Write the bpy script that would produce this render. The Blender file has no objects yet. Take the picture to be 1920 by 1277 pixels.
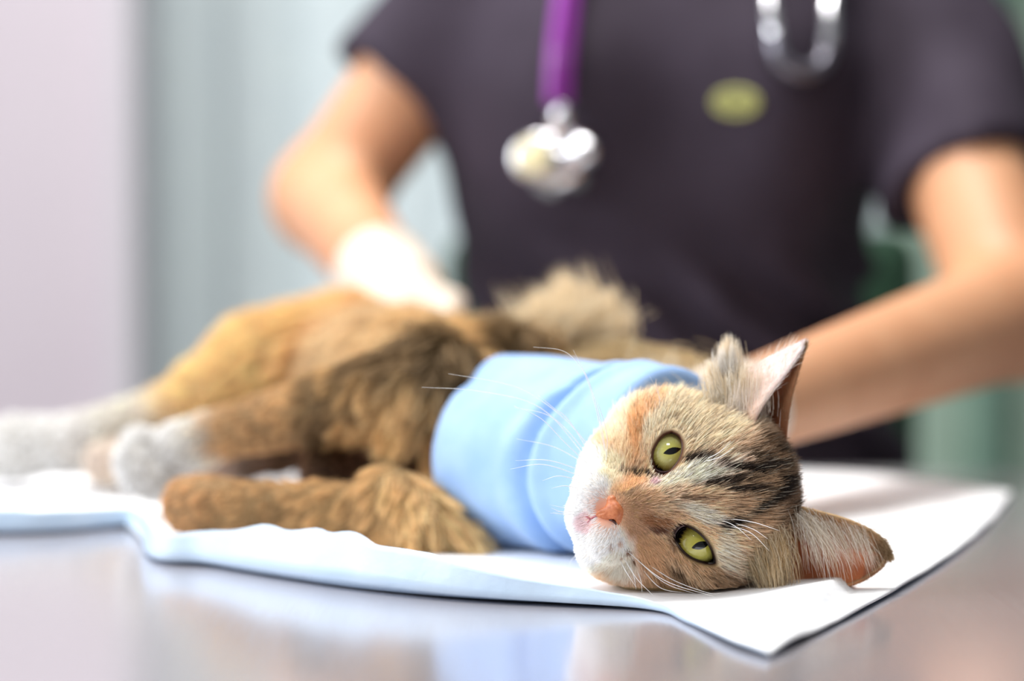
import bpy, bmesh, math, random
import numpy as np
from mathutils import Vector, Matrix, kdtree
random.seed(7); rng = np.random.default_rng(7)
S = bpy.context.scene; COL = S.collection
FAST = 1.0                                   # fur density factor

# ------------------------------------------------------------------ camera, world, lights, exposure
TZ = 0.90                                    # table top height
CAM = np.array([0.0, 0.0, TZ + 0.155])
FPX = 85 / 36 * 1920.0
PITCH = math.atan((638.5 - 439) / FPX)
cd = bpy.data.cameras.new('camera'); cam = bpy.data.objects.new('camera', cd); COL.objects.link(cam)
cam.location = CAM; cam.rotation_euler = (math.radians(90) - PITCH, 0, 0)
cd.lens = 85; cd.sensor_width = 36; cd.clip_start = 0.05
cd.dof.use_dof = True; cd.dof.focus_distance = 1.015; cd.dof.aperture_fstop = 3.0
S.camera = cam
cr = np.array([1.0, 0, 0]); cf = np.array([0, math.cos(PITCH), -math.sin(PITCH)]); cu = np.cross(cr, cf)

def P(px, py, D):                            # pixel + world depth (y) -> world point
    d = cf + cr * (px - 960) / FPX + cu * (638.5 - py) / FPX
    return CAM + d * (D / d[1])
def PT(px, py, h=0.0):                       # pixel -> point on a plane h above the table
    d = cf + cr * (px - 960) / FPX + cu * (638.5 - py) / FPX
    return CAM + d * ((TZ + h - CAM[2]) / d[2])

W = bpy.data.worlds.new('world'); S.world = W; W.use_nodes = True
W.node_tree.nodes['Background'].inputs[0].default_value = (0.93, 0.95, 1.0, 1)
W.node_tree.nodes['Background'].inputs[1].default_value = 1.25
def area(name, loc, target, size, power, color=(1, 1, 1), sizey=None):
    l = bpy.data.lights.new(name, 'AREA'); l.energy = power; l.size = size; l.color = color
    if sizey: l.shape = 'RECTANGLE'; l.size_y = sizey
    o = bpy.data.objects.new(name, l); COL.objects.link(o); o.location = loc
    o.rotation_euler = (Vector(target) - Vector(loc)).to_track_quat('-Z', 'Y').to_euler(); return o
area('ceiling_light', (-0.1, 1.50, 2.7), (0.0, 1.3, 0.9), 1.0, 40, (1, 0.98, 0.95), 0.6)
area('eye_catchlight', (0.06, 0.08, 2.15), (0.06, 1.0, 0.98), 0.34, 5, (1, 0.99, 0.97), 0.22)  # small softbox added to put a highlight in the upper eye
area('window_light', (-1.9, 0.75, 2.0), (0.1, 1.3, 0.95), 1.0, 34, (0.95, 0.98, 1.0))
area('wall_wash_light', (-0.6, 2.5, 2.75), (-0.4, 3.4, 1.5), 1.6, 15, (1, 1, 1), 0.4)
S.view_settings.view_transform = 'Standard'; S.view_settings.look = 'None'
S.view_settings.gamma = 1.0; S.view_settings.use_curve_mapping = False
S.view_settings.exposure = 0.1
S.cycles.use_denoising = True
S.cycles_curves.shape = 'RIBBONS' if hasattr(S, 'cycles_curves') else 'RIBBONS'

# ------------------------------------------------------------------ small helpers
def lin(c):
    c = np.asarray(c, float) / 255.0
    return np.where(c <= 0.04045, c / 12.92, ((c + 0.055) / 1.055) ** 2.4)
def rgba(c): return (*lin(c), 1.0)
def link(o, parent=None):
    COL.objects.link(o)
    if parent is not None: o.parent = parent
    return o
def tag(o, label=None, cat=None, group=None, kind=None):
    if label: o['label'] = label
    if cat: o['category'] = cat
    if group: o['group'] = group
    if kind: o['kind'] = kind
    return o
def empty(name, loc=(0, 0, 0)):
    # parts keep world coordinates: the empty stands at the thing's base, children carry the inverse
    o = bpy.data.objects.new(name, None); COL.objects.link(o); o.location = loc; o.empty_display_size = 0.05
    return o
def adopt(o, parent):
    o.parent = parent
    p = Vector((0, 0, 0)); q = parent
    while q is not None: p += q.location; q = q.parent
    o.location = o.location - p
    return o
def mesh_obj(name, V, F, mat=None, parent=None, smooth=True, col=None):
    me = bpy.data.meshes.new(name)
    me.from_pydata([tuple(v) for v in V], [], [tuple(int(i) for i in f) for f in F]); me.update()
    if smooth: me.polygons.foreach_set('use_smooth', [True] * len(me.polygons))
    if col is not None:
        a = me.color_attributes.new('col', 'FLOAT_COLOR', 'POINT')
        c = np.ones((len(V), 4), np.float32); c[:, :3] = col; a.data.foreach_set('color', c.ravel())
    if mat: me.materials.append(mat)
    o = bpy.data.objects.new(name, me); COL.objects.link(o)
    if parent is not None: adopt(o, parent)
    return o
def mat(name, color=(128, 128, 128), rough=0.6, metal=0.0, spec=0.5, **kw):
    m = bpy.data.materials.new(name); m.use_nodes = True
    b = m.node_tree.nodes['Principled BSDF']
    b.inputs['Base Color'].default_value = rgba(color); b.inputs['Roughness'].default_value = rough
    b.inputs['Metallic'].default_value = metal; b.inputs['Specular IOR Level'].default_value = spec
    for k, v in kw.items(): b.inputs[k.replace('_', ' ')].default_value = v
    return m
def N(m, t, **kw):
    n = m.node_tree.nodes.new(t)
    for k, v in kw.items(): setattr(n, k, v)
    return n
def L(m, a, b): m.node_tree.links.new(a, b)
def noise_mat(m, c1, c2, scale=5, bump=0.0, bscale=None, stretch=(1, 1, 1), detail=4, dist=0.002):
    b = m.node_tree.nodes['Principled BSDF']
    tc = N(m, 'ShaderNodeTexCoord'); mp = N(m, 'ShaderNodeMapping'); mp.inputs['Scale'].default_value = stretch
    L(m, tc.outputs['Object'], mp.inputs[0])
    if c1 is not None:
        n = N(m, 'ShaderNodeTexNoise'); n.inputs['Scale'].default_value = scale; n.inputs['Detail'].default_value = detail
        L(m, mp.outputs[0], n.inputs['Vector'])
        r = N(m, 'ShaderNodeValToRGB'); r.color_ramp.elements[0].position = 0.35; r.color_ramp.elements[1].position = 0.65
        r.color_ramp.elements[0].color = rgba(c1); r.color_ramp.elements[1].color = rgba(c2)
        L(m, n.outputs[0], r.inputs[0]); L(m, r.outputs[0], b.inputs['Base Color'])
    if bump:
        n2 = N(m, 'ShaderNodeTexNoise'); n2.inputs['Scale'].default_value = bscale or scale; n2.inputs['Detail'].default_value = 3
        L(m, mp.outputs[0], n2.inputs['Vector'])
        bp = N(m, 'ShaderNodeBump'); bp.inputs['Strength'].default_value = bump; bp.inputs['Distance'].default_value = dist
        L(m, n2.outputs[0], bp.inputs['Height']); L(m, bp.outputs[0], b.inputs['Normal'])
    return m
def box(name, lo, hi, m, parent=None, bevel=0.0):
    bm = bmesh.new(); bmesh.ops.create_cube(bm, size=1)
    for v in bm.verts: v.co = Vector([(lo[i] + hi[i]) / 2 + v.co[i] * (hi[i] - lo[i]) for i in range(3)])
    if bevel: bmesh.ops.bevel(bm, geom=bm.edges[:], offset=bevel, segments=2, affect='EDGES', profile=0.7)
    me = bpy.data.meshes.new(name); bm.to_mesh(me); bm.free(); me.materials.append(m)
    o = bpy.data.objects.new(name, me); COL.objects.link(o)
    if parent is not None: adopt(o, parent)
    return o
def catmull(pts, n=8):
    p = np.asarray(pts, float); p = np.vstack([2 * p[0] - p[1], p, 2 * p[-1] - p[-2]]); out = []
    for i in range(1, len(p) - 2):
        for t in np.linspace(0, 1, n, endpoint=False):
            out.append(0.5 * (2 * p[i] + (-p[i - 1] + p[i + 1]) * t + (2 * p[i - 1] - 5 * p[i] + 4 * p[i + 1] - p[i + 2]) * t * t
                              + (-p[i - 1] + 3 * p[i] - 3 * p[i + 1] + p[i + 2]) * t ** 3))
    out.append(p[-2]); return np.array(out)
def tube(name, pts, rad, m, parent=None, seg=12, closed=False, n=8, col=None):
    pts = catmull(pts, n) if n else np.asarray(pts, float)
    k = len(pts); r = np.interp(np.linspace(0, 1, k), np.linspace(0, 1, len(np.atleast_1d(rad))), np.atleast_1d(rad))
    V = []; F = []; up = np.array([0.13, 0.21, 0.97])
    for i in range(k):
        t = pts[(i + 1) % k if closed else min(i + 1, k - 1)] - pts[i - 1 if (i or closed) else 0]
        t /= np.linalg.norm(t) + 1e-12
        up = up - t * np.dot(up, t); up /= np.linalg.norm(up) + 1e-12
        s = np.cross(t, up)
        for j in range(seg):
            a = 2 * math.pi * j / seg; V.append(pts[i] + r[i] * (math.cos(a) * up + math.sin(a) * s))
    for i in range(k if closed else k - 1):
        for j in range(seg):
            a, b = i * seg + j, i * seg + (j + 1) % seg; c = ((i + 1) % k) * seg
            F.append((a, b, c + (j + 1) % seg, c + j))
    if not closed:
        F.append(tuple(range(seg))[::-1]); F.append(tuple((k - 1) * seg + j for j in range(seg)))
    return mesh_obj(name, V, F, m, parent)
def lathe(name, prof, origin, axis, m, parent=None, seg=32):   # prof: (radius, height) along axis
    ax = np.asarray(axis, float); ax /= np.linalg.norm(ax)
    s = np.cross(ax, [0.3, 0.1, 0.9]); s /= np.linalg.norm(s); t = np.cross(ax, s); V = []; F = []
    for (r, h) in prof:
        for j in range(seg):
            a = 2 * math.pi * j / seg; V.append(np.asarray(origin) + ax * h + r * (math.cos(a) * s + math.sin(a) * t))
    for i in range(len(prof) - 1):
        for j in range(seg):
            F.append((i * seg + j, i * seg + (j + 1) % seg, (i + 1) * seg + (j + 1) % seg, (i + 1) * seg + j))
    F.append(tuple(range(seg))[::-1]); F.append(tuple((len(prof) - 1) * seg + j for j in range(seg)))
    return mesh_obj(name, V, F, m, parent)

# ------------------------------------------------------------------ value noise
def vnoise(p, seed=0):
    p = np.asarray(p, float); i = np.floor(p).astype(np.int64); f = p - i; f = f * f * (3 - 2 * f); out = 0
    for dx in (0, 1):
        for dy in (0, 1):
            for dz in (0, 1):
                h = (i[:, 0] + dx) * 374761393 + (i[:, 1] + dy) * 668265263 + (i[:, 2] + dz) * 2147483647 + seed * 974711
                h = (h ^ (h >> 13)) * 1274126177; h = (h ^ (h >> 16)) & 0xffff
                w = (f[:, 0] if dx else 1 - f[:, 0]) * (f[:, 1] if dy else 1 - f[:, 1]) * (f[:, 2] if dz else 1 - f[:, 2])
                out = out + w * h / 65535.0
    return out

# ------------------------------------------------------------------ signed distance shapes and surface nets
def rc(p, a, b, ra, rb):
    a = np.asarray(a, float); b = np.asarray(b, float); ab = b - a
    h = np.clip(((p - a) @ ab) / (ab @ ab + 1e-12), 0, 1)
    return np.linalg.norm(p - a - h[:, None] * ab, axis=1) - (ra + (rb - ra) * h)
def ell(p, c, r, R=None):
    q = p - np.asarray(c, float)
    if R is not None: q = q @ R
    r = np.asarray(r, float)
    k0 = np.linalg.norm(q / r, axis=1); k1 = np.linalg.norm(q / (r * r), axis=1)
    return k0 * (k0 - 1) / (k1 + 1e-9)
def smin(a, b, k):
    h = np.maximum(k - np.abs(a - b), 0) / k
    return np.minimum(a, b) - h * h * k * 0.25
def smax(a, b, k): return -smin(-a, -b, k)
def fold(ds, k):
    d = ds[0]
    for e in ds[1:]: d = smin(d, e, k)
    return d
def grad(f, p, e):
    g = np.stack([f(p + np.eye(3)[i] * e) - f(p - np.eye(3)[i] * e) for i in range(3)], 1)
    return g / (np.linalg.norm(g, axis=1)[:, None] + 1e-12)
def nets(f, lo, hi, h, refine=True):
    lo = np.asarray(lo, float); n = np.ceil((np.asarray(hi) - lo) / h).astype(int) + 1
    gx = [lo[i] + h * np.arange(n[i]) for i in range(3)]
    G = np.empty(n, np.float64)
    for i in range(0, n[0], 16):
        X, Y, Z = np.meshgrid(gx[0][i:i + 16], gx[1], gx[2], indexing='ij')
        G[i:i + 16] = f(np.stack([X.ravel(), Y.ravel(), Z.ravel()], 1)).reshape(X.shape)
    ins = G < 0; acc = np.zeros((*(n - 1), 3)); cnt = np.zeros(n - 1)
    crn = [(0, 0, 0), (1, 0, 0), (0, 1, 0), (1, 1, 0), (0, 0, 1), (1, 0, 1), (0, 1, 1), (1, 1, 1)]
    sl = lambda A, c: A[c[0]:n[0] - 1 + c[0], c[1]:n[1] - 1 + c[1], c[2]:n[2] - 1 + c[2]]
    for a in range(8):
        for b in range(a + 1, 8):
            ca, cb = np.array(crn[a]), np.array(crn[b])
            if np.abs(ca - cb).sum() != 1: continue
            A, B = sl(G, ca), sl(G, cb); m = (A < 0) != (B < 0)
            t = np.where(m, A / np.where(m, A - B, 1), 0)
            for k in range(3): acc[..., k] += np.where(m, ca[k] + t * (cb[k] - ca[k]), 0)
            cnt += m
    act = cnt > 0; idx = -np.ones(n - 1, int); idx[act] = np.arange(act.sum())
    cells = np.argwhere(act); V = lo + h * (cells + acc[act] / cnt[act][:, None]); F = []
    for ax in range(3):
        o1, o2 = [(1, 2), (2, 0), (0, 1)][ax]
        s0 = [slice(1, -1)] * 3; s0[ax] = slice(0, n[ax] - 1); s1 = list(s0); s1[ax] = slice(1, n[ax])
        a, b = ins[tuple(s0)], ins[tuple(s1)]; e = np.argwhere(a != b); flip = a[tuple(e.T)]
        off = np.array([1, 1, 1]); off[ax] = 0; e = e + off
        d1 = np.zeros(3, int); d1[o1] = 1; d2 = np.zeros(3, int); d2[o2] = 1
        g = lambda q: idx[tuple(q.T)]
        q = np.stack([g(e - d1 - d2), g(e - d2), g(e), g(e - d1)], 1)
        q = np.where(flip[:, None], q, q[:, ::-1]); F.append(q)
    F = np.vstack(F); F = F[(F >= 0).all(1)]
    if refine:
        for _ in range(2):
            V = V - grad(f, V, h * 0.3) * np.clip(f(V), -h, h)[:, None]
    return V, F
def sample(V, F, n):
    T = np.vstack([F[:, [0, 1, 2]], F[:, [0, 2, 3]]]); a, b, c = V[T[:, 0]], V[T[:, 1]], V[T[:, 2]]
    ar = np.linalg.norm(np.cross(b - a, c - a), axis=1); k = rng.choice(len(T), n, p=ar / ar.sum())
    u, v = rng.random(n), rng.random(n); m = u + v > 1; u[m], v[m] = 1 - u[m], 1 - v[m]
    return a[k] + (b[k] - a[k]) * u[:, None] + (c[k] - a[k]) * v[:, None]

# ------------------------------------------------------------------ fur
FURM = bpy.data.materials.new('fur'); FURM.use_nodes = True
_b = FURM.node_tree.nodes['Principled BSDF']; _b.inputs['Roughness'].default_value = 0.55; _b.inputs['Specular IOR Level'].default_value = 0.25
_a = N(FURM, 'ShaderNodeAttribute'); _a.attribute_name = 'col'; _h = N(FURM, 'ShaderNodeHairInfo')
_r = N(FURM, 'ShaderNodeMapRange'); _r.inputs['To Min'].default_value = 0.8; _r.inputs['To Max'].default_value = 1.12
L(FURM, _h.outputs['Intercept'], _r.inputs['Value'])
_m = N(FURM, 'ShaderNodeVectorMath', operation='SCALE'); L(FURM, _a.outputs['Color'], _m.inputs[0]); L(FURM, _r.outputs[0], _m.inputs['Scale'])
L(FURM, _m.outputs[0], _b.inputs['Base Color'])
_t = N(FURM, 'ShaderNodeBsdfTranslucent'); L(FURM, _m.outputs[0], _t.inputs[0])
_x = N(FURM, 'ShaderNodeMixShader'); _x.inputs[0].default_value = 0.3
L(FURM, _b.outputs[0], _x.inputs[1]); L(FURM, _t.outputs[0], _x.inputs[2])
L(FURM, _x.outputs[0], FURM.node_tree.nodes['Material Output'].inputs[0])
def fur(name, parent, roots, nrm, flow, length, rad, col, lift=0.35, K=5, clump=0.0, nclump=400, jit=0.12, droop=0.0, zmin=TZ + 0.0022, tipr=0.25):
    n = len(roots); length = np.broadcast_to(length, (n,)); rad = np.broadcast_to(rad, (n,)); lift = np.broadcast_to(lift, (n,))
    fl = flow - nrm * (flow * nrm).sum(1)[:, None]; fl /= np.linalg.norm(fl, axis=1)[:, None] + 1e-9
    j = rng.normal(size=(n, 3)) * np.broadcast_to(jit, (n,))[:, None]; pos = roots - nrm * (0.05 * length)[:, None]; pts = [pos]
    for s in range(1, K):
        u = s / (K - 1); a = lift * (1.15 - 0.75 * u)
        d = nrm * a[:, None] + fl * (1 - a)[:, None] + j
        d[:, 2] -= droop * u
        d /= np.linalg.norm(d, axis=1)[:, None] + 1e-9
        pos = pos + d * (length / (K - 1))[:, None]; pts.append(pos)
    pts = np.stack(pts, 1)
    if clump > 0:
        m = min(nclump, n); kd = kdtree.KDTree(m)
        for i in range(m): kd.insert(roots[i], i)
        kd.balance(); near = np.array([kd.find(r)[1] for r in roots])
        w = clump * (np.linspace(0, 1, K) ** 1.3)[None, :, None] * rng.uniform(0.6, 1, (n, 1, 1))
        pts = pts + (pts[near] - pts) * w
    pts[..., 2] = np.maximum(pts[..., 2], zmin + 0.0005 * rng.random((n, 1)))
    cu_ = bpy.data.hair_curves.new(name); cu_.add_curves([K] * n)
    org = np.array(parent.matrix_world.translation) if False else np.zeros(3)
    cu_.attributes['position'].data.foreach_set('vector', pts.astype(np.float32).ravel())
    ra = cu_.attributes.get('radius') or cu_.attributes.new('radius', 'FLOAT', 'POINT')
    prof = np.interp(np.linspace(0, 1, K), [0, 0.6, 1], [1, 0.85, tipr])
    ra.data.foreach_set('value', (rad[:, None] * prof[None]).astype(np.float32).ravel())
    ca = cu_.attributes.new('col', 'FLOAT_COLOR', 'CURVE'); c = np.ones((n, 4), np.float32); c[:, :3] = np.clip(col, 0.002, 0.97)
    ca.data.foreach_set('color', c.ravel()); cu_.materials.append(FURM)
    o = bpy.data.objects.new(name, cu_); COL.objects.link(o); adopt(o, parent); o['kind'] = 'stuff'
    return o

# ================================================================== SETTING
M_floor = noise_mat(mat('floor_vinyl', (150, 150, 148), 0.4), (146, 146, 143), (160, 160, 158), 12)
tag(box('floor', (-2.6, -1.2, -0.05), (2.8, 3.6, 0), M_floor), kind='structure')
M_wall = noise_mat(mat('wall_paint', (205, 214, 214), 0.75), (203, 212, 212), (207, 216, 216), 3, 0.08, 180)
tag(box('wall_back', (-2.6, 3.5, 0), (2.8, 3.6, 2.9), M_wall), kind='structure')
M_mauve = noise_mat(mat('mauve_laminate', (198, 187, 195), 0.5), (196, 185, 193), (200, 190, 197), 2)
wl = P(228, 400, 3.0)[0]
# projecting side partition on the left, with a door leaf in it
tag(box('wall_left', (-2.6, 3.02, 0), (wl, 3.12, 2.9), M_mauve), kind='structure')
M_ceil = mat('ceiling_tile', (200, 200, 198), 0.9)
tag(box('ceiling', (-2.6, -1.3, 2.9), (2.8, 3.6, 2.95), M_ceil), kind='structure')
M_wall2 = noise_mat(mat('wall_paint_grey', (138, 140, 143), 0.8), (136, 138, 141), (141, 143, 146), 3)
tag(box('wall_front', (-2.6, -1.3, 0), (2.8, -1.2, 2.9), M_wall2), kind='structure')
tag(box('wall_right', (2.7, -1.2, 0), (2.8, 3.5, 2.9), M_wall2), kind='structure')
M_trim = mat('trim_grey', (198, 192, 198), 0.5)
tag(box('trim_1', (wl - 0.02, 3.0, 0), (wl + 0.015, 3.14, 2.9), M_trim, bevel=0.004), kind='structure')
tag(box('baseboard_left', (-2.6, 3.0, 0), (wl - 0.03, 3.02, 0.09), M_trim), kind='structure')

# vertical blind: separate vanes hanging from a head rail
M_vane = noise_mat(mat('vane_fabric', (214, 226, 229), 0.8), (212, 224, 228), (217, 229, 231), 30, 0.1, 300)
M_vane.node_tree.nodes['Principled BSDF'].inputs['Transmission Weight'].default_value = 0.0
M_vane2 = noise_mat(mat('vane_fabric_green', (120, 150, 135), 0.8), (112, 143, 128), (126, 156, 140), 30)
M_vane3 = noise_mat(mat('vane_sage_falloff', (160, 182, 166), 0.8), (157, 179, 163), (164, 186, 170), 30)  # greener cloth, darkened to carry the light falling off low in the room
blind = empty('vertical_blind', (0, 3.25, 0)); tag(blind, 'pale teal vertical blind of wide hanging vanes covering the wall behind the person', 'blind')
box('head_rail', (-1.0, 3.21, 2.55), (1.75, 3.28, 2.62), mat('rail_white', (225, 225, 225), 0.4), blind, 0.005)
def vane(x, m, ang, w=0.118):
    V = []; F = []; nz = 12; nx = 6
    for k in range(nz + 1):
        for i in range(nx + 1):
            u = (i / nx - 0.5) * w; bow = 0.012 * (1 - (2 * i / nx - 1) ** 2)
            z = 2.55 - (2.45) * k / nz
            V.append((x + u * math.cos(ang) - bow * math.sin(ang), 3.25 + u * math.sin(ang) - bow * math.cos(ang), z))
    for k in range(nz):
        for i in range(nx):
            a = k * (nx + 1) + i; F.append((a, a + 1, a + nx + 2, a + nx + 1))
    o = mesh_obj('vane', V, F, m, blind)
    s = o.modifiers.new('s', 'SOLIDIFY'); s.thickness = 0.002
    return o
xs = np.arange(-0.83, 1.7, 0.1)
for x in xs:
    v = vane(x, M_vane if x < P(1640, 500, 3.25)[0] else M_vane3, math.radians(7 + random.uniform(-4, 4)))
# window-blind band in darker green, right of the arm
xg = P(1843, 820, 3.25)[0]
for dx in (-0.0,):
    v = vane(xg + dx, M_vane2, math.radians(20), 0.07); v.location.y -= 0.05
    v['label'] = 'dark green vane'

# ================================================================== TABLE
M_steel = mat('brushed_steel', (196, 191, 196), 0.2, 0.62)
b = M_steel.node_tree.nodes['Principled BSDF']
tc = N(M_steel, 'ShaderNodeTexCoord'); mp = N(M_steel, 'ShaderNodeMapping'); mp.inputs['Scale'].default_value = (260, 9, 9)
nz_ = N(M_steel, 'ShaderNodeTexNoise'); nz_.inputs['Scale'].default_value = 3; nz_.inputs['Detail'].default_value = 5
L(M_steel, tc.outputs['Object'], mp.inputs[0]); L(M_steel, mp.outputs[0], nz_.inputs['Vector'])
mr = N(M_steel, 'ShaderNodeMapRange'); mr.inputs['To Min'].default_value = 0.13; mr.inputs['To Max'].default_value = 0.21
L(M_steel, nz_.outputs[0], mr.inputs[0]); L(M_steel, mr.outputs[0], b.inputs['Roughness'])
n2 = N(M_steel, 'ShaderNodeTexNoise'); n2.inputs['Scale'].default_value = 420; L(M_steel, tc.outputs['Object'], n2.inputs['Vector'])
bp = N(M_steel, 'ShaderNodeBump'); bp.inputs['Strength'].default_value = 0.05; bp.inputs['Distance'].default_value = 0.0004
L(M_steel, n2.outputs[0], bp.inputs['Height']); L(M_steel, bp.outputs[0], b.inputs['Normal'])
table = empty('examination_table', (0, 1.1, 0)); tag(table, 'brushed stainless steel examination table under the pad', 'table')
TY = 1.60
box('table_top', (-0.66, 0.45, TZ - 0.035), (0.56, TY, TZ), M_steel, table, 0.006)
for sx in (-0.6, 0.5):
    for sy in (0.52, 1.53):
        tube('leg', [(sx, sy, 0.02), (sx, sy, TZ - 0.03)], [0.02], M_steel, table, n=0)
box('shelf', (-0.6, 0.52, 0.3), (0.5, 1.53, 0.32), M_steel, table, 0.004)

# ================================================================== PAD
FR = [(-420, 975), (-150, 1000), (0, 1004), (130, 1000), (255, 992), (275, 1040), (300, 1058), (380, 1064), (470, 1080), (620, 1104), (760, 1120), (900, 1131), (1060, 1139),
      (1228, 1148), (1290, 1172), (1370, 1212), (1440, 1236)]
HT = [0.012, 0.011, 0.011, 0.010, 0.008, 0.017, 0.012, 0.014, 0.019, 0.021, 0.018, 0.012, 0.0065, 0.002, 0.001, 0.001, 0.001]
Fp = catmull([PT(*q) for q in FR], 12); Hs = np.interp(np.linspace(0, 1, len(Fp)), np.linspace(0, 1, len(HT)), HT)
ns = len(Fp); nt = 64
B0 = PT(-420, 975); B1 = PT(1896, 930)
Bp = np.array([P(-560 + (1896 + 560) * s, 0, 1) * 0 for s in np.linspace(0, 1, ns)])
far = catmull([(-0.62, 1.50, TZ), (-0.35, 1.54, TZ), (0.0, 1.555, TZ), (0.18, 1.555, TZ), (0.26, 1.50, TZ), tuple(B1)], 20)
far = np.stack([np.interp(np.linspace(0, 1, ns) ** 1.15, np.linspace(0, 1, len(far)), far[:, i]) for i in range(3)], 1)
PV = []; base = TZ + 0.0018
tt = np.concatenate([np.linspace(0, 0.03, 7)[:-1], np.linspace(0.03, 0.12, 10)[:-1], np.linspace(0.12, 1, nt - 15)])
for i in range(ns):
    for t in tt:
        p = Fp[i] * (1 - t) + far[i] * t
        hgt = Hs[i]
        if t < 0.03: z = base + hgt * (1 - t / 0.03) ** 1.15; p = Fp[i] + (far[i] - Fp[i]) * (0.012 * t / 0.03)       # raised lip: front face shows the blue film
        else: z = base; p = Fp[i] + (far[i] - Fp[i]) * (0.012 + (t - 0.03) / 0.97 * 0.988)
        PV.append((p[0], p[1], z))
PV = np.array(PV); m = len(tt)
# inside-out lip: lift runs from the table contact (front) up and slightly back
for i in range(ns):
    for k, t in enumerate(tt[:6]):
        u = k / 6.0
        # k=0 is the free edge: highest and furthest back; k=6 is the fold on the table, at the front
        d = far[i] - Fp[i]; d = d / np.linalg.norm(d)
        q = Fp[i] + d * (0.35 * Hs[i] * (1 - u))
        PV[i * m + k] = (q[0], q[1], base + Hs[i] * (1 - u) ** 0.9 - 0.0006 * u)
    # the sheet behind the lip rises gently
w1 = vnoise(PV * np.array([9, 9, 0]) + 3, 3) - 0.5; w2 = vnoise(PV * np.array([26, 20, 0]), 5) - 0.5
kk = np.tile(np.arange(m), ns); inner = kk > 6
tk = np.tile(tt, ns); fade = np.clip((tk - 0.03) / 0.1, 0, 1)
PV[:, 2] += np.where(inner, fade * (np.abs(w1) * 0.004 + np.abs(w2) * 0.0022), 0)
w3 = vnoise(PV * np.array([70, 70, 40.]), 8) - .5; lp = np.where(kk < 6, (6 - kk) / 6.0, 0); hs_ = np.repeat(Hs, m) / .02
PV[:, 0] += lp * hs_ * (w2 * .006 + w3 * .003); PV[:, 1] += lp * hs_ * (w2 * .008 + w3 * .004); PV[:, 2] += lp * hs_ * w3 * .003
# right edge and back corner curl up softly
si = np.repeat(np.linspace(0, 1, ns), m)
PV[:, 0] += np.sin(math.pi * np.clip(tk, 0, 1)) * 0.016 * np.clip((si - 0.8) / 0.2, 0, 1)
g0, g1 = PT(1446, 1240), PT(1592, 1096); gd = (g1 - g0)[:2]; gl = np.linalg.norm(gd); gd /= gl; gn = np.array([-gd[1], gd[0]])   # turned corner: a crease that stands proud of the sheet
al = (PV[:, :2] - g0[:2]) @ gd; ac = (PV[:, :2] - g0[:2]) @ gn
PV[:, 2] += 0.0075 * np.clip(1 - np.abs(al / gl - .62) / .62, 0, 1) ** .7 * np.where(ac < 0, np.clip(1 + ac / .006, 0, 1), np.clip(1 - ac / .05, 0, 1) ** 1.5)
PFc = [(i * m + k, (i + 1) * m + k, (i + 1) * m + k + 1, i * m + k + 1) for i in range(ns - 1) for k in range(m - 1)]
M_pad = noise_mat(mat('pad_tissue', (246, 247, 250), 0.85, spec=0.2), (244, 246, 250), (249, 249, 251), 60, 0.25, 500, dist=0.0006)
M_film = noise_mat(mat('pad_film', (194, 215, 236), 0.5), (188, 211, 234), (200, 219, 238), 25, 0.3, 140, dist=0.001)
pad = mesh_obj('absorbent_pad', PV, PFc, M_pad)
pad.data.materials.append(M_film)
s = pad.modifiers.new('s', 'SOLIDIFY'); s.thickness = 0.0012; s.offset = -1; s.material_offset = 1; s.material_offset_rim = 0
tag(pad, 'white absorbent pad with pale blue backing and curled edge spread on steel table', 'pad')

# ================================================================== CAT HEAD (local frame in cm: x cat's right, y forward, z up)
HC = P(1310, 925, 1.05); HD = np.linalg.norm(CAM - HC)
Fy = (CAM - HC) / HD
r0 = cr - Fy * (cr @ Fy); r0 /= np.linalg.norm(r0); u0 = np.cross(Fy, r0) ; u0 = u0 if u0[2] > 0 else -u0
ca_, sa_ = 0.963, 0.27
Xh = -sa_ * r0 + ca_ * u0; Zh = ca_ * r0 + sa_ * u0; RH = np.stack([Xh, Fy, Zh], 1)          # columns
def h2w(p): return HC + (np.atleast_2d(p) * 0.01) @ RH.T
PXC = FPX / HD * 0.01                                              # px per cm at the head centre
def loc(px, py, y=3.0):
    s = PXC / (1 - y * 0.01 / HD); dx = (px - 1310) / s; dy = -(py - 925) / s
    return np.array([-sa_ * dx + ca_ * dy, y, ca_ * dx + sa_ * dy])
def h2px(p):
    s = PXC / (1 - p[:, 1] * 0.01 / HD); dx = -sa_ * p[:, 0] + ca_ * p[:, 2]; dy = ca_ * p[:, 0] + sa_ * p[:, 2]
    return np.stack([1310 + dx * s, 925 - dy * s], 1)
c8 = lambda L_: [(1180 + a / 4.255, 780 + b_ / 4.255) for a, b_ in L_]
E1 = c8([(340, 122), (395, 150), (425, 200), (432, 250), (422, 310), (395, 370), (350, 425), (300, 462), (250, 474), (215, 455), (190, 400), (180, 350), (184, 290), (205, 235), (240, 180), (290, 138)])
E2 = c8([(345, 905), (380, 868), (430, 862), (490, 880), (550, 918), (605, 972), (648, 1038), (672, 1100), (684, 1172), (630, 1180), (560, 1165), (490, 1135), (430, 1090), (382, 1030), (350, 965)])
Q1 = np.array([loc(a, b_, 3.0)[[0, 2]] for a, b_ in E1]); Q2 = np.array([loc(a, b_, 3.0)[[0, 2]] for a, b_ in E2])
def smoothpoly(Q, n=6):
    p = catmull(np.vstack([Q, Q[:1]]), n)[:-1]; return p
Q1s, Q2s = smoothpoly(Q1), smoothpoly(Q2)
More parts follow.
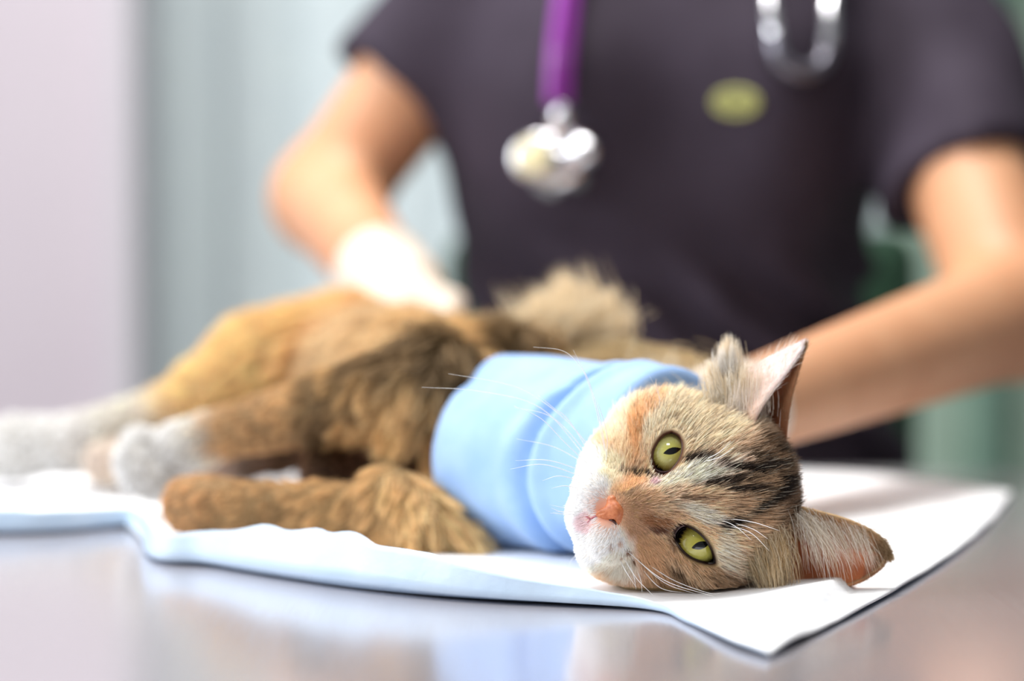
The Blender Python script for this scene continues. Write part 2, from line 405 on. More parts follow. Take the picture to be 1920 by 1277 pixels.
def polysd(p, Q):                                                  # signed distance to a polygon in 2D
    A = Q; B = np.roll(Q, -1, 0); d = np.full(len(p), 1e9); ins = np.zeros(len(p), bool)
    for a, b_ in zip(A, B):
        e = b_ - a; w = p - a; t = np.clip((w @ e) / (e @ e), 0, 1); d = np.minimum(d, ((w - t[:, None] * e) ** 2).sum(1))
        c = ((a[1] > p[:, 1]) != (b_[1] > p[:, 1])) & (p[:, 0] < (b_[0] - a[0]) * (p[:, 1] - a[1]) / (b_[1] - a[1] + 1e-12) + a[0])
        ins ^= c
    d = np.sqrt(d); return np.where(ins, -d, d)
EC1 = np.array([*Q1.mean(0), 0])[[0, 2, 1]]; EC2 = np.array([*Q2.mean(0), 0])[[0, 2, 1]]
ER = 1.12; EY = 1.75
EC1[1] = EY; EC2[1] = EY
MX = 0.28
NS = loc(1150, 955, 4.6)
def head_sdf(p):
    x = p[:, 0]
    d = fold([ell(p, (0, -.7, .55), (3.75, 3.8, 3.35)),
              ell(p, (2.35, .1, -1.2), (2.1, 2.5, 2.3)), ell(p, (-2.35, .1, -1.2), (2.1, 2.5, 2.3)),
              ell(p, (0, 1.0, 1.3), (2.7, 2.1, 2.3)),
              ell(p, (2.0, 1.3, -.6), (1.55, 1.5, 1.5)), ell(p, (-2.0, 1.3, -.6), (1.6, 1.5, 1.5)),
              ell(p, (.15, 1.2, -3.3), (2.7, 2.2, 1.9))], 1.2)
    br = rc(p, (0.02, 2.4, -.3), (.26, 3.75, -3.3), 1.15, .88)
    d = smin(d, br, 0.9)
    mz = fold([ell(p, (1.12, 3.15, -4.15), (1.2, 1.35, 1.05)), ell(p, (-.62, 3.15, -4.15), (1.25, 1.35, 1.05)),
               ell(p, (.2, 2.7, -4.95), (1.15, 1.2, .75)), ell(p, (-.95, 1.9, -4.6), (1.4, 1.5, 1.1))], 0.35)
    d = smin(d, mz, 0.5)
    d = smin(d, ell(p, (1.9, .8, -3.0), (1.5, 1.9, 1.6)), 0.8); d = smin(d, ell(p, (-1.9, .8, -3.2), (1.5, 1.9, 1.6)), 0.8)
    pd = p[:, [0, 2]]; n1 = p[:, 0] > 0
    near = np.abs(p[:, 1] - 3) < 3
    o = np.full(len(p), 9.0)
    m_ = near & (np.abs(p[:, 0] - EC1[0]) < 1.8) & (np.abs(p[:, 2] - EC1[2]) < 1.8)
    if m_.any(): o[m_] = polysd(pd[m_], Q1s)
    m_ = near & (np.abs(p[:, 0] - EC2[0]) < 1.8) & (np.abs(p[:, 2] - EC2[2]) < 1.8)
    if m_.any(): o[m_] = polysd(pd[m_], Q2s)
    lid = np.minimum(np.linalg.norm(p - EC1, axis=1), np.linalg.norm(p - EC2, axis=1)) - (ER + 0.16)
    d = smin(d, np.where(p[:, 0] > -9, lid, 9), 0.35)
    d = smax(d, -np.maximum(o + 0.02, 1.2 - p[:, 1]), 0.06)
    return d
V, Fc = nets(head_sdf, (-5.2, -5, -6.6), (5.2, 5.4, 4.6), 0.085)
print('head verts', len(V))
# colour of the coat as zones over the head
def blob(q, cx, cy, rx, ry, ang, pw=2.0):
    a = math.radians(ang); dx, dy = q[:, 0] - cx, q[:, 1] - cy
    u = dx * math.cos(a) + dy * math.sin(a); v = -dx * math.sin(a) + dy * math.cos(a)
    return np.clip(1.35 - ((np.abs(u) / rx) ** pw + (np.abs(v) / ry) ** pw), 0, 1)
TAN = (228, 198, 150)
ZONES = [  # px, py, rx, ry, angle (image degrees, down positive), colour, strength
    (1250, 770, 110, 60, -10, (240, 214, 172), .9), (1330, 800, 100, 66, 20, (238, 214, 172), .9),
    (1180, 790, 60, 60, 0, (240, 218, 180), .9), (1385, 740, 60, 60, 0, (232, 214, 182), .8),
    (1430, 900, 85, 110, 15, (176, 142, 98), .8), (1480, 930, 44, 90, 20, (116, 88, 60), .95), (1445, 855, 55, 45, 20, (122, 94, 62), .9),
    (1270, 1070, 110, 50, 10, (200, 164, 114), .9), (1390, 1080, 80, 50, 0, (178, 146, 104), .9),
    (1205, 1030, 60, 45, 20, (218, 180, 128), .8), (1230, 955, 60, 45, -10, (206, 172, 126), .8),
    (1185, 930, 34, 34, 0, (186, 150, 108), .9), (1195, 975, 28, 36, 20, (188, 148, 108), .8), (1180, 918, 24, 14, -20, (140, 116, 84), .7),
    (1232, 978, 36, 14, 10, (150, 98, 52), .8),
    (1192, 818, 17, 62, 12, (224, 176, 110), .95), (1222, 772, 12, 36, 30, (226, 182, 122), .8), (1168, 850, 20, 30, 0, (240, 208, 160), .7),
    (1205, 897, 42, 11, -8, (224, 180, 122), .9), (1180, 912, 26, 12, -25, (220, 176, 118), .8),
    (1140, 880, 40, 34, 0, (248, 226, 190), .8),
    (1092, 985, 62, 92, 0, (252, 248, 243), 1.0), (1112, 925, 38, 26, -40, (252, 248, 243), 1.0), (1140, 1020, 50, 42, 25, (250, 243, 232), 1.0),
    (1165, 1055, 40, 30, 25, (240, 226, 204), .8), (1100, 880, 32, 50, 30, (250, 240, 226), .9),
    (1098, 978, 20, 24, 0, (236, 200, 196), .75),
    (1295, 892, 92, 24, -12, (248, 230, 200), .95), (1262, 922, 30, 14, -20, (230, 206, 168), .7),
    (1310, 962, 60, 15, 22, (240, 224, 196), .95), (1250, 950, 26, 10, -10, (224, 200, 160), .6),
    (1352, 1030, 15, 48, -10, (238, 220, 188), .9), (1372, 1055, 14, 42, -14, (232, 212, 178), .7), (1225, 870, 10, 34, 0, (240, 216, 180), .7),
    (1280, 1062, 70, 10, 32, (220, 192, 146), .5),
    # dark markings
    (1302, 863, 26, 7, 6, (70, 50, 34), .95), (1338, 868, 18, 4, 5, (110, 84, 56), .8),
    (1372, 884, 44, 6, 8, (52, 36, 26), .95), (1425, 880, 34, 8, -6, (58, 42, 30), .9), (1345, 905, 50, 6, -8, (84, 62, 42), .9),
    (1385, 918, 46, 6, 3, (58, 42, 30), .85), (1435, 930, 34, 11, -30, (44, 32, 24), .95), (1405, 950, 28, 7, -28, (60, 44, 30), .9),
    (1355, 978, 26, 8, -14, (40, 28, 20), .98), (1300, 935, 40, 5, 4, (120, 90, 60), .7), (1455, 905, 24, 9, 10, (50, 36, 26), .85), (1470, 960, 22, 10, 20, (60, 45, 32), .8),
    (1400, 865, 40, 6, 16, (90, 66, 44), .7), (1340, 845, 34, 4, -20, (150, 122, 86), .6), (1450, 850, 26, 8, 25, (70, 52, 36), .7),
    (1205, 892, 30, 3.2, 6, (60, 40, 22), .95), (1176, 886, 12, 2.6, 25, (80, 55, 30), .8),
    (1262, 1060, 20, 9, 30, (92, 68, 44), .8), (1285, 1085, 30, 8, 22, (88, 62, 40), .75), (1338, 1098, 24, 7, 0, (80, 58, 36), .8), (1240, 1085, 24, 6, 25, (130, 88, 50), .7),
    (1150, 1022, 3.6, 3, 0, (120, 72, 32), .9), (1164, 1016, 4, 4, 0, (170, 112, 56), .8), (1178, 1030, 4.5, 4.5, 0, (110, 66, 30), .95), (1187, 1044, 4, 4, 0, (96, 60, 32), .95), (1203, 1052, 4, 4, 0, (120, 72, 34), .9), (1166, 1040, 3.4, 3.4, 0, (130, 80, 40), .9),
    (1236, 992, 24, 6, 12, (96, 56, 36), .9), (1255, 1010, 7, 24, -25, (120, 84, 54), .7), (1225, 905, 12, 8, -20, (226, 190, 190), .8),
]
def head_col(p, fine=True):
    q = h2px(p); q = q + 7 * (np.stack([vnoise(p * 2.2, 1), vnoise(p * 2.2 + 9, 2)], 1) - .5) + (5 * (np.stack([vnoise(p * 7, 3), vnoise(p * 7 + 9, 4)], 1) - .5) if fine else 0)
    c = np.tile(lin(TAN), (len(p), 1))
    back = np.clip((-p[:, 1] - 0.5) / 1.5, 0, 1)[:, None]
    for cx, cy, rx, ry, an, col, st in ZONES:
        if sum(col) < 240 and rx > 9 and cy < 981: rx, ry, st, col = rx * 1.12, ry * 1.25, min(.98, st * 1.1), tuple(k * .55 for k in col)
        w = (blob(q, cx, cy, rx, ry, an) * st)[:, None]; w = w * w * (3 - 2 * w) if st < .99 else w
        c = c * (1 - w) + lin(col) * w
    c = c * (1 - back * .8) + lin((150, 118, 80)) * back * .8
    return c
skin_col = head_col(V) * 0.85
_eo = np.minimum(polysd(V[:, [0, 2]], Q1s), polysd(V[:, [0, 2]], Q2s)); _w = (np.clip(1 - _eo / .16, 0, 1) * (V[:, 1] > 0))[:, None]
skin_col = skin_col * (1 - _w) + np.where(V[:, :1] > 0, lin((92, 54, 36)), lin((48, 28, 22))) * _w
_nd = np.linalg.norm(V - np.array([.3, 4.4, -3.95]), axis=1); _w = np.clip(1.5 - _nd / .8, 0, 1)[:, None]
skin_col = skin_col * (1 - _w) + lin((222, 160, 132)) * _w
M_skin = bpy.data.materials.new('cat_skin'); M_skin.use_nodes = True
_b = M_skin.node_tree.nodes['Principled BSDF']; _b.inputs['Roughness'].default_value = 0.8; _b.inputs['Specular IOR Level'].default_value = .15
_a = N(M_skin, 'ShaderNodeAttribute'); _a.attribute_name = 'col'; L(M_skin, _a.outputs['Color'], _b.inputs['Base Color'])

# ------------------------------------------------------------------ CAT BODY (world, metres; radii in m)
C_T, C_O, C_W, C_D, C_P = (204, 174, 128), (252, 192, 138), (250, 246, 240), (92, 70, 48), (226, 206, 168)
PR = [  # a, b, ra, rb, colour, flow vector (None: a->b), hair length, key
    (P(1230, 850, 1.11), P(1150, 850, 1.14), .033, .035, (246, 228, 196), None, .010),          # neck
    (P(1150, 850, 1.14), P(985, 862, 1.19), .036, .040, C_T, None, .012),           # chest (under the vest)
    (P(985, 800, 1.26), P(800, 745, 1.38), .036, .043, C_T, (-.35, -.45, -.75), .024),   # abdomen
    (P(800, 745, 1.38), P(640, 720, 1.47), .043, .046, (200, 176, 140), (-.6, -.3, -.6), .022),
    (P(1120, 722, 1.315), P(960, 690, 1.31), .022, .022, C_P, (-.2, -.25, -.9), .026),   # back behind the vest
    (P(960, 682, 1.28), P(820, 712, 1.22), .022, .021, (196, 164, 116), (-.45, -.35, -.8), .025),
    (P(820, 705, 1.22), P(770, 750, 1.20), .022, .018, (200, 168, 118), (-.35, -.3, -.85), .024),  # shoulder of the upper foreleg
    (P(735, 738, 1.21), P(600, 765, 1.235), .0200, .0165, (192, 158, 108), (-.7, -.2, -.45), .012),
    (P(600, 765, 1.235), P(395, 818, 1.29), .0165, .0128, (180, 144, 100), None, .006),
    (P(372, 828, 1.29), P(302, 854, 1.30), .0142, .0148, C_W, None, .004),              # upper front paw
    (P(872, 1012, 1.155), P(800, 978, 1.16), .008, .0135, (214, 184, 134), (.35, -.2, -.5), .018),
    (P(800, 978, 1.16), P(735, 938, 1.17), .0135, .0160, (206, 172, 122), (-.2, -.2, -.7), .013),
    (P(720, 955, 1.17), P(600, 956, 1.18), .0130, .0122, (190, 154, 104), (-.75, -.1, -.5), .009),
    (P(600, 956, 1.18), P(385, 950, 1.20), .0122, .0138, (176, 142, 98), (-.9, 0, -.25), .006),   # lower foreleg
    (P(385, 950, 1.20), P(358, 946, 1.205), .0138, .0138, (206, 164, 120), (-.9, 0, -.2), .005),
    (P(640, 690, 1.47), P(500, 705, 1.45), .044, .038, (234, 186, 132), (-.8, 0, -.4), .014),      # thigh
    (P(500, 705, 1.45), P(400, 745, 1.44), .036, .026, C_O, (-.8, 0, -.4), .010),
    (P(400, 745, 1.44), P(340, 772, 1.44), .024, .021, C_O, (-.9, 0, -.3), .007),
    (P(300, 790, 1.44), P(150, 828, 1.43), .0195, .0165, (236, 222, 208), None, .006),            # hind foot
    (P(150, 828, 1.43), P(30, 838, 1.43), .0165, .0175, C_W, None, .005),
    (P(30, 838, 1.43), P(-30, 845, 1.43), .0175, .0160, C_W, None, .005),
]
# far lower hind leg, mostly hidden; dark browns paint in shade between the legs
PR += [(P(640, 800, 1.42), P(420, 850, 1.38), .022, .016, (110, 80, 62), None, .006), (P(420, 850, 1.38), P(200, 868, 1.40), .014, .013, (228, 205, 190), None, .004),
       (P(720, 860, 1.26), P(620, 880, 1.25), .018, .014, (120, 86, 66), None, .006)]
TO = [(P(262, 838, 1.295), .0115), (P(250, 862, 1.29), .0115), (P(262, 888, 1.287), .0115), (P(290, 902, 1.287), .0112)]
def body_sdf(p):
    d = None
    for i, q in enumerate(PR):
        e = rc(p, q[0], q[1], q[2], q[3])
        d = e if d is None else smin(d, e, 0.006)
    for c, r in TO: d = smin(d, np.linalg.norm(p - c, axis=1) - r, 0.0035)
    return smax(d, TZ + 0.003 - p[:, 2], 0.004)
def nearest_prim(p, which=None):
    D = np.stack([rc(p, q[0], q[1], q[2], q[3]) for q in PR], 1)
    w = np.exp(-(D - D.min(1)[:, None]) / 0.004); w /= w.sum(1)[:, None]
    return D, w
BV, BF = nets(body_sdf, (-.36, 1.03, TZ - .004), (.12, 1.56, TZ + .15), 0.0032)
print('body verts', len(BV))
pcol = np.array([lin(q[4]) for q in PR])
pfl = np.array([np.array(q[5], float) if q[5] is not None else (q[1] - q[0]) for q in PR]); pfl /= np.linalg.norm(pfl, axis=1)[:, None]
plen = np.array([q[6] for q in PR])
STR = np.array([0 if q[4] in (C_W, C_O, C_P) or q[4][0] > 200 else 1 for q in PR], float)
def body_col(p):
    D, w = nearest_prim(p); c = w @ pcol; st = w @ STR
    wx = (vnoise(p * 38, 11) - .5) * .035
    bands = vnoise(np.stack([(p[:, 0] * .9 + p[:, 1] * .5 + wx) * 62, p[:, 2] * 18, p[:, 1] * 14], 1), 12)
    s = np.clip((bands - .52) * 5, 0, 1) * st
    fine = vnoise(p * 160, 13)
    c = c * (1 - .74 * s[:, None]) + lin((74, 54, 36)) * (.66 * s[:, None])
    c = c * (1 + (fine - .5) * .4 * (.25 + .75 * st))[:, None]
    return c

catc = PT(1000, 1045); cat = empty('cat', tuple(catc))
tag(cat, 'brown tabby cat with green eyes lying on its side on the white pad', 'cat')
hw = h2w(V)
body = mesh_obj('body', np.vstack([hw, BV]), [tuple(f) for f in Fc] + [tuple(f + len(V)) for f in BF], M_skin, cat, col=np.vstack([skin_col, body_col(BV) * .5]))

# head fur
n = int(125000 * FAST); R_ = sample(V, Fc, int(n * 1.15)); 
e_open = np.minimum(polysd(R_[:, [0, 2]], Q1s), polysd(R_[:, [0, 2]], Q2s)); front = R_[:, 1] > 0
nose_d = np.sqrt(((R_ - np.array([.27, 4.35, -3.95])) ** 2 @ np.array([1 / .60 ** 2, 1 / .5 ** 2, 1 / .34 ** 2])))
keep = ~((e_open < 0.07) & front) & (nose_d > 1.0) & (R_[:, 1] > -4.2)
R_ = R_[keep]; e_open = e_open[keep]; nose_d = nose_d[keep]
Nn = grad(head_sdf, R_, .06)
dn = R_ - np.array([MX, 4.6, -3.4]); dist = np.linalg.norm(dn, axis=1); fl = dn / dist[:, None]
fl[:, 1] -= 0.25
low = np.clip((-3.6 - R_[:, 2]) / .8, 0, 1); fl[:, 2] -= low * .6
up = np.clip((R_[:, 2] + .5) / 2, 0, 1); fl[:, 2] += up * .5
ln = np.interp(dist, [0.5, 1.3, 2.5, 4, 6, 8], [.16, .26, .40, .62, .95, 1.25])
ln *= np.where(e_open < .35, .55, 1); ln = ln * rng.uniform(.75, 1.2, len(ln))
side = np.clip((np.abs(R_[:, 0]) - 3.2) / 1.2, 0, 1) * (R_[:, 2] < 1.5); ln = ln * (1 + .45 * side)
hc = head_col(R_)
lum = rng.random(len(R_)); amp = np.clip((R_[:, 2] + 3.4) / 2.0, 0.05, 1)
hc = hc ** .84 * 1.22; _l = hc.mean(1)[:, None]; hc = (_l + (hc - _l) * .9) * np.array([1.02, .965, 1.03])
tick = np.where(lum < .18, .38, np.where(lum > .80, 1.25, 1.0)); tick = 1 + (tick - 1) * amp
hc = hc * tick[:, None]
hcl = (lum > .93) & (amp > .6); hc[hcl] = hc[hcl] * .4 + lin((248, 236, 214)) * .6
rw = h2w(R_); nw = Nn @ RH.T; fw = fl @ RH.T
fur('head_fur', cat, rw, nw, fw, ln * .01, np.interp(dist, [0, 2, 5], [.00007, .00009, .00011]), hc, lift=np.interp(e_open, [0, .3, .8], [.18, .24, .30]) * (1 - .4 * low), K=5, clump=.25, nclump=int(9000 * FAST), jit=.12 - .05 * low, zmin=TZ + .004)

# ears ------------------------------------------------------------------
def make_ear(E, Lt, M, col_fn, name, lab):
    """free front edge E, outer silhouette Lt, far edge M: each a list of (px,py,y) from base to tip"""
    e, l, m_ = (catmull([loc(*q) for q in A], 10) for A in (E, Lt, M)); nv = len(e); nu = 15; V_ = []; UV = []
    for k in range(nv):
        v = k / (nv - 1); w = (1 - v) ** .7
        for i in range(nu):
            u = i / (nu - 1)
            if u < .5:
                t = u * 2; p = e[k] * (1 - t) + l[k] * t; p = p + np.array([0, .35 * w * math.sin(math.pi * t) * .6, 0])
            else:
                t = u * 2 - 1; p = l[k] * (1 - t) + m_[k] * t; p = p - np.array([0, 1.1 * w * math.sin(math.pi * t), 0])
            V_.append(p); UV.append((u, v))
    F_ = [(k * nu + i, k * nu + i + 1, (k + 1) * nu + i + 1, (k + 1) * nu + i) for k in range(nv - 1) for i in range(nu - 1)]
    V_ = np.array(V_); UV = np.array(UV)
    o = mesh_obj(name, h2w(V_), F_, M_ear, cat, col=col_fn(UV)); s_ = o.modifiers.new('s', 'SOLIDIFY'); s_.thickness = .0011; s_.offset = 0
    o['label'] = lab
    return V_, np.array(F_), UV, e, l, m_
M_ear = bpy.data.materials.new('ear_skin'); M_ear.use_nodes = True
_b = M_ear.node_tree.nodes['Principled BSDF']; _b.inputs['Roughness'].default_value = 0.6; _b.inputs['Specular IOR Level'].default_value = .2
_a = N(M_ear, 'ShaderNodeAttribute'); _a.attribute_name = 'col'; L(M_ear, _a.outputs['Color'], _b.inputs['Base Color'])
_b.inputs['Subsurface Weight'].default_value = .25; _b.inputs['Subsurface Radius'].default_value = (1, .35, .2); _b.inputs['Subsurface Scale'].default_value = .003
def mixc(a, b_, t): t = np.clip(t, 0, 1)[:, None]; return lin(a) * (1 - t) + lin(b_) * t
def earcol1(uv):
    u, v = uv[:, 0], uv[:, 1]
    inn = mixc((104, 48, 26), (186, 134, 96), v * 1.5)
    out = mixc((214, 176, 148), (232, 214, 212), v * 1.3)
    return out * (1 - np.clip((u - .5) * 20, 0, 1))[:, None] + inn * np.clip((u - .5) * 20, 0, 1)[:, None]
ear1 = make_ear([(1404, 840, 1.4), (1415, 792, 1.9), (1440, 748, 1.8), (1476, 700, 1.2), (1506, 654, .4)],
                [(1352, 770, .4), (1376, 722, .2), (1412, 690, .1), (1462, 662, 0), (1500, 645, .1)],
                [(1470, 858, .6), (1474, 805, .6), (1482, 752, .5), (1496, 700, .4), (1510, 653, .3)], earcol1, 'ear', 'upright ear with pale lining')
def earcol2(uv):
    u, v = uv[:, 0], uv[:, 1]
    inn = mixc((130, 66, 38), (206, 134, 92), v * 2.4); edge = mixc((186, 124, 92), (150, 116, 82), (v - .6) * 3)
    c = np.where((v > .6)[:, None], edge, inn); w2_ = np.clip((u - .86) * 9, 0, 1)[:, None]; c = c * (1 - w2_) + lin((206, 176, 134)) * w2_; w = np.clip((.25 - u) * 6, 0, 1)[:, None]
    return c * (1 - w) + lin((200, 170, 130)) * w
ear2 = make_ear([(1436, 1105, .4), (1500, 1107, .55), (1556, 1101, .6), (1606, 1086, .6), (1642, 1062, .55), (1657, 1041, .5)],
                [(1430, 1108, .3), (1500, 1110, .5), (1560, 1103, .6), (1610, 1087, .6), (1645, 1064, .55), (1658, 1041, .5)],
                [(1466, 942, .6), (1524, 956, .9), (1584, 973, 1.0), (1630, 994, .8), (1652, 1014, .65), (1660, 1036, .5)], earcol2, 'ear', 'ear lying low with brown lining')
def ear_normals(V_, F_, seedpts):
    pass
def furpts(n, fn): return fn(n)
def on_ear(ear, u0_, u1, v0, v1, n):
    V_, F_, UV, e, l, m_ = ear; nu = 15; nv = len(e)
    u = rng.uniform(u0_, u1, n); v = rng.uniform(v0, v1, n); gi = u * (nu - 1); gk = v * (nv - 1)
    i = np.minimum(gi.astype(int), nu - 2); k = np.minimum(gk.astype(int), nv - 2); a = (gi - i)[:, None]; b_ = (gk - k)[:, None]
    G = V_.reshape(nv, nu, 3); p = (G[k, i] * (1 - a) + G[k, i + 1] * a) * (1 - b_) + (G[k + 1, i] * (1 - a) + G[k + 1, i + 1] * a) * b_
    du = G[k, i + 1] - G[k, i]; dv = G[k + 1, i] - G[k, i]; nn = np.cross(du, dv); nn /= np.linalg.norm(nn, axis=1)[:, None] + 1e-9
    du = du / (np.linalg.norm(du, axis=1)[:, None] + 1e-9); dv = dv / (np.linalg.norm(dv, axis=1)[:, None] + 1e-9)
    return p, nn, du, dv, u, v
def vary(c, n, a=.15): return np.tile(lin(c), (n, 1)) * rng.uniform(1 - a, 1 + a, (n, 1))
PX = lambda vx, vy: np.array([-sa_ * vx - ca_ * vy, 0, ca_ * vx - sa_ * vy])    # image direction (right, down) -> local
def fur_h(name, p, nn, fl, ln, rad, col, **kw):
    return fur(name, cat, h2w(p), nn @ RH.T, fl @ RH.T, ln * .01, rad, col, **kw)
# ear 1: short pale coat on the lateral flap, dark tabby strip along the far edge
p, nn, du, dv, u, v = on_ear(ear1, 0, .5, 0, 1, int(5000)); s_ = np.sign(nn[:, 1])[:, None]; nn = nn * s_
n = len(p); cc = mixc((226, 204, 172), (244, 236, 236), v * 1.3) * rng.uniform(.85, 1.08, (n, 1))
fur_h('ear_fur', p, nn, dv + .5 * PX(.6, -.6), rng.uniform(.25, .45, n), .00007, cc, lift=.12, K=4, jit=.12)
p, nn, du, dv, u, v = on_ear(ear1, .88, 1, .25, 1, 1500); nn = nn * np.sign(nn[:, 1])[:, None]; n = len(p)
cc = mixc((120, 92, 64), (196, 164, 128), rng.random(n)); fur_h('ear_fur', p, nn, dv, rng.uniform(.2, .5, n), .00006, cc, lift=.15, K=4, jit=.15)
p, nn, du, dv, u, v = on_ear(ear1, 0, .5, .05, .85, 600); nn = nn * np.sign(nn[:, 1])[:, None]; n = len(p)
fur_h('ear_fur', p, nn, dv * .2 + PX(.25, -1), rng.uniform(.4, 1.1, n), .00006, vary((240, 226, 214), n), lift=.25, K=6, jit=.25)
# tufts before ear 1
def tuft(base_px, n, spread, direc, ln, col, rad=.00008, y=(1.0, 2.0), jit=.07, curve=None, lift=.1, clump=.5, nclump=14):
    b0, b1 = base_px; t = rng.random(n); px = b0[0] + (b1[0] - b0[0]) * t + rng.normal(0, spread, n); py = b0[1] + (b1[1] - b0[1]) * t + rng.normal(0, spread, n)
    yy = rng.uniform(*y, n); p = np.array([loc(a, b_, c) for a, b_, c in zip(px, py, yy)])
    f = np.tile(PX(*direc), (n, 1)); nn_ = np.tile(PX(*(curve or (0.2, -.3))) + np.array([0, .8, 0]), (n, 1)); nn_ /= np.linalg.norm(nn_, axis=1)[:, None]
    fur_h('ear_tuft', p, nn_, f, rng.uniform(ln[0], ln[1], n), rad, mixc(col[0], col[1], rng.random(n)), lift=lift, K=7, jit=jit, clump=clump, nclump=nclump)
PALE = ((232, 212, 178), (255, 250, 240))
tuft(((1340, 765), (1400, 745)), 1300, 12, (-.05, -1), (.8, 2.7), PALE, y=(.4, 1.4), lift=.08, clump=.72, nclump=9, jit=.12)
tuft(((1362, 745), (1378, 745)), 500, 7, (-.02, -1), (1.7, 2.95), PALE, y=(.4, 1.0), lift=.05, clump=.8, nclump=3, jit=.1)
tuft(((1375, 785), (1430, 765)), 1000, 12, (.12, -1), (.6, 2.0), ((226, 208, 180), (246, 238, 232)), y=(.8, 1.8), lift=.08, clump=.4, nclump=18)
tuft(((1350, 700), (1385, 700)), 350, 6, (.0, -1), (.8, 1.4), ((224, 216, 204), (250, 246, 240)), y=(.2, .9), lift=.05, clump=.7, nclump=6)
tuft(((1340, 730), (1350, 740)), 260, 4, (-.12, -1), (.9, 1.7), PALE, y=(.4, 1.0), lift=.05, clump=.7, nclump=4)
# ear 2
p, nn, du, dv, u, v = on_ear(ear2, .82, 1, 0, 1, 6500); nn = nn * np.sign(nn[:, 1])[:, None]; n = len(p)
cc = mixc((150, 120, 84), (236, 214, 178), rng.random(n) * (1 - .3 * v)); fur_h('ear_fur', p, nn, dv - du * .3 + PX(.4, .2), rng.uniform(.2, .5, n), .00008, cc, lift=.2, K=4, jit=.2)
p, nn, du, dv, u, v = on_ear(ear2, .5, 1, .66, 1, 3600); nn = nn * np.sign(nn[:, 1])[:, None]; n = len(p)
cc = mixc((120, 92, 62), (206, 176, 138), rng.random(n)); fur_h('ear_fur', p, nn, dv, rng.uniform(.15, .35, n), .00007, cc, lift=.25, K=4, jit=.2)
p, nn, du, dv, u, v = on_ear(ear2, 0, .35, .2, 1, 1500); nn = nn * np.sign(nn[:, 1])[:, None]; n = len(p)
cc = mixc((130, 100, 70), (216, 186, 150), rng.random(n)); fur_h('ear_fur', p, nn, dv + PX(.3, .2), rng.uniform(.15, .3, n), .00007, cc, lift=.2, K=4, jit=.2)
WH = ((214, 196, 170), (252, 246, 238))
tuft(((1492, 962), (1540, 980)), 210, 9, (.45, 1), (1.0, 3.3), WH, y=(1.3, 2.1), lift=.3, jit=.22, curve=(1, 0), clump=.5, nclump=26)
tuft(((1540, 975), (1620, 1000)), 170, 8, (.75, 1), (1.3, 2.3), WH, y=(1.4, 1.9), lift=.18, jit=.12, curve=(1, 0), clump=.3, nclump=30, rad=.00006)
tuft(((1410, 985), (1462, 1005)), 700, 15, (.5, 1), (.6, 3.1), ((196, 162, 112), (252, 238, 210)), y=(1.4, 2.5), lift=.26, jit=.2, curve=(1, .1), clump=.7, nclump=14)
tuft(((1405, 1015), (1450, 1055)), 500, 14, (.7, 1), (1.2, 2.0), ((190, 164, 122), (240, 226, 196)), y=(1.8, 2.4), lift=.14, jit=.08, curve=(1, .1), clump=.5, nclump=16)

# eyes ------------------------------------------------------------------
def eye_mat(name, gaze, iris, halo):
    m = mat(name, (200, 200, 90), 0.08, spec=.5); b_ = m.node_tree.nodes['Principled BSDF']
    b_.inputs['Coat Weight'].default_value = .8; b_.inputs['Coat Roughness'].default_value = .015
    tc = N(m, 'ShaderNodeAttribute'); tc.attribute_name = 'col'; mp = N(m, 'ShaderNodeMapping'); mp.inputs['Location'].default_value = (-gaze[0], 0, -gaze[1])
    L(m, tc.outputs['Vector'], mp.inputs[0]); sp = N(m, 'ShaderNodeSeparateXYZ'); L(m, mp.outputs[0], sp.inputs[0])
    def M_(op, a, b2=None):
        n_ = N(m, 'ShaderNodeMath', operation=op)
        for i_, v_ in enumerate((a, b2)):
            if v_ is None: continue
            if isinstance(v_, (int, float)): n_.inputs[i_].default_value = v_
            else: L(m, v_, n_.inputs[i_])
        return n_.outputs[0]
    X, Z = sp.outputs[0], sp.outputs[2]
    r = M_('SQRT', M_('ADD', M_('MULTIPLY', X, X), M_('MULTIPLY', Z, Z)))
    ang = M_('ARCTAN2', Z, X)
    cb = N(m, 'ShaderNodeCombineXYZ'); L(m, M_('MULTIPLY', ang, 9), cb.inputs[0]); L(m, M_('MULTIPLY', r, 2.2), cb.inputs[1])
    nt_ = N(m, 'ShaderNodeTexNoise'); nt_.inputs['Scale'].default_value = 1.6; nt_.inputs['Detail'].default_value = 6; L(m, cb.outputs[0], nt_.inputs['Vector'])
    rr = M_('ADD', r, M_('MULTIPLY', M_('SUBTRACT', nt_.outputs[0], .5), .5))
    ra_ = N(m, 'ShaderNodeValToRGB'); e_ = ra_.color_ramp.elements
    e_[0].position = 0.0; e_[0].color = rgba(iris[0]); e_[1].position = 1.0; e_[1].color = rgba((20, 16, 14))
    for pos, c in ((.30, iris[0]), (.55, iris[1]), (.80, iris[2]), (.885, iris[3]), (.93, (26, 22, 18))):
        q = e_.new(pos); q.color = rgba(c)
    L(m, rr, ra_.inputs[0])
    # slit pupil: lens shape, x half width .13, z half length .38
    zz = M_('DIVIDE', Z, .40); wv = M_('MULTIPLY', M_('MAXIMUM', M_('SUBTRACT', 1, M_('MULTIPLY', zz, zz)), 0), halo * 1.0)
    pu = M_('LESS_THAN', M_('ABSOLUTE', X), wv)
    mx = N(m, 'ShaderNodeMixRGB'); L(m, pu, mx.inputs[0]); L(m, ra_.outputs[0], mx.inputs[1]); mx.inputs[2].default_value = (.003, .003, .003, 1)
    L(m, mx.outputs[0], b_.inputs['Base Color'])
    return m
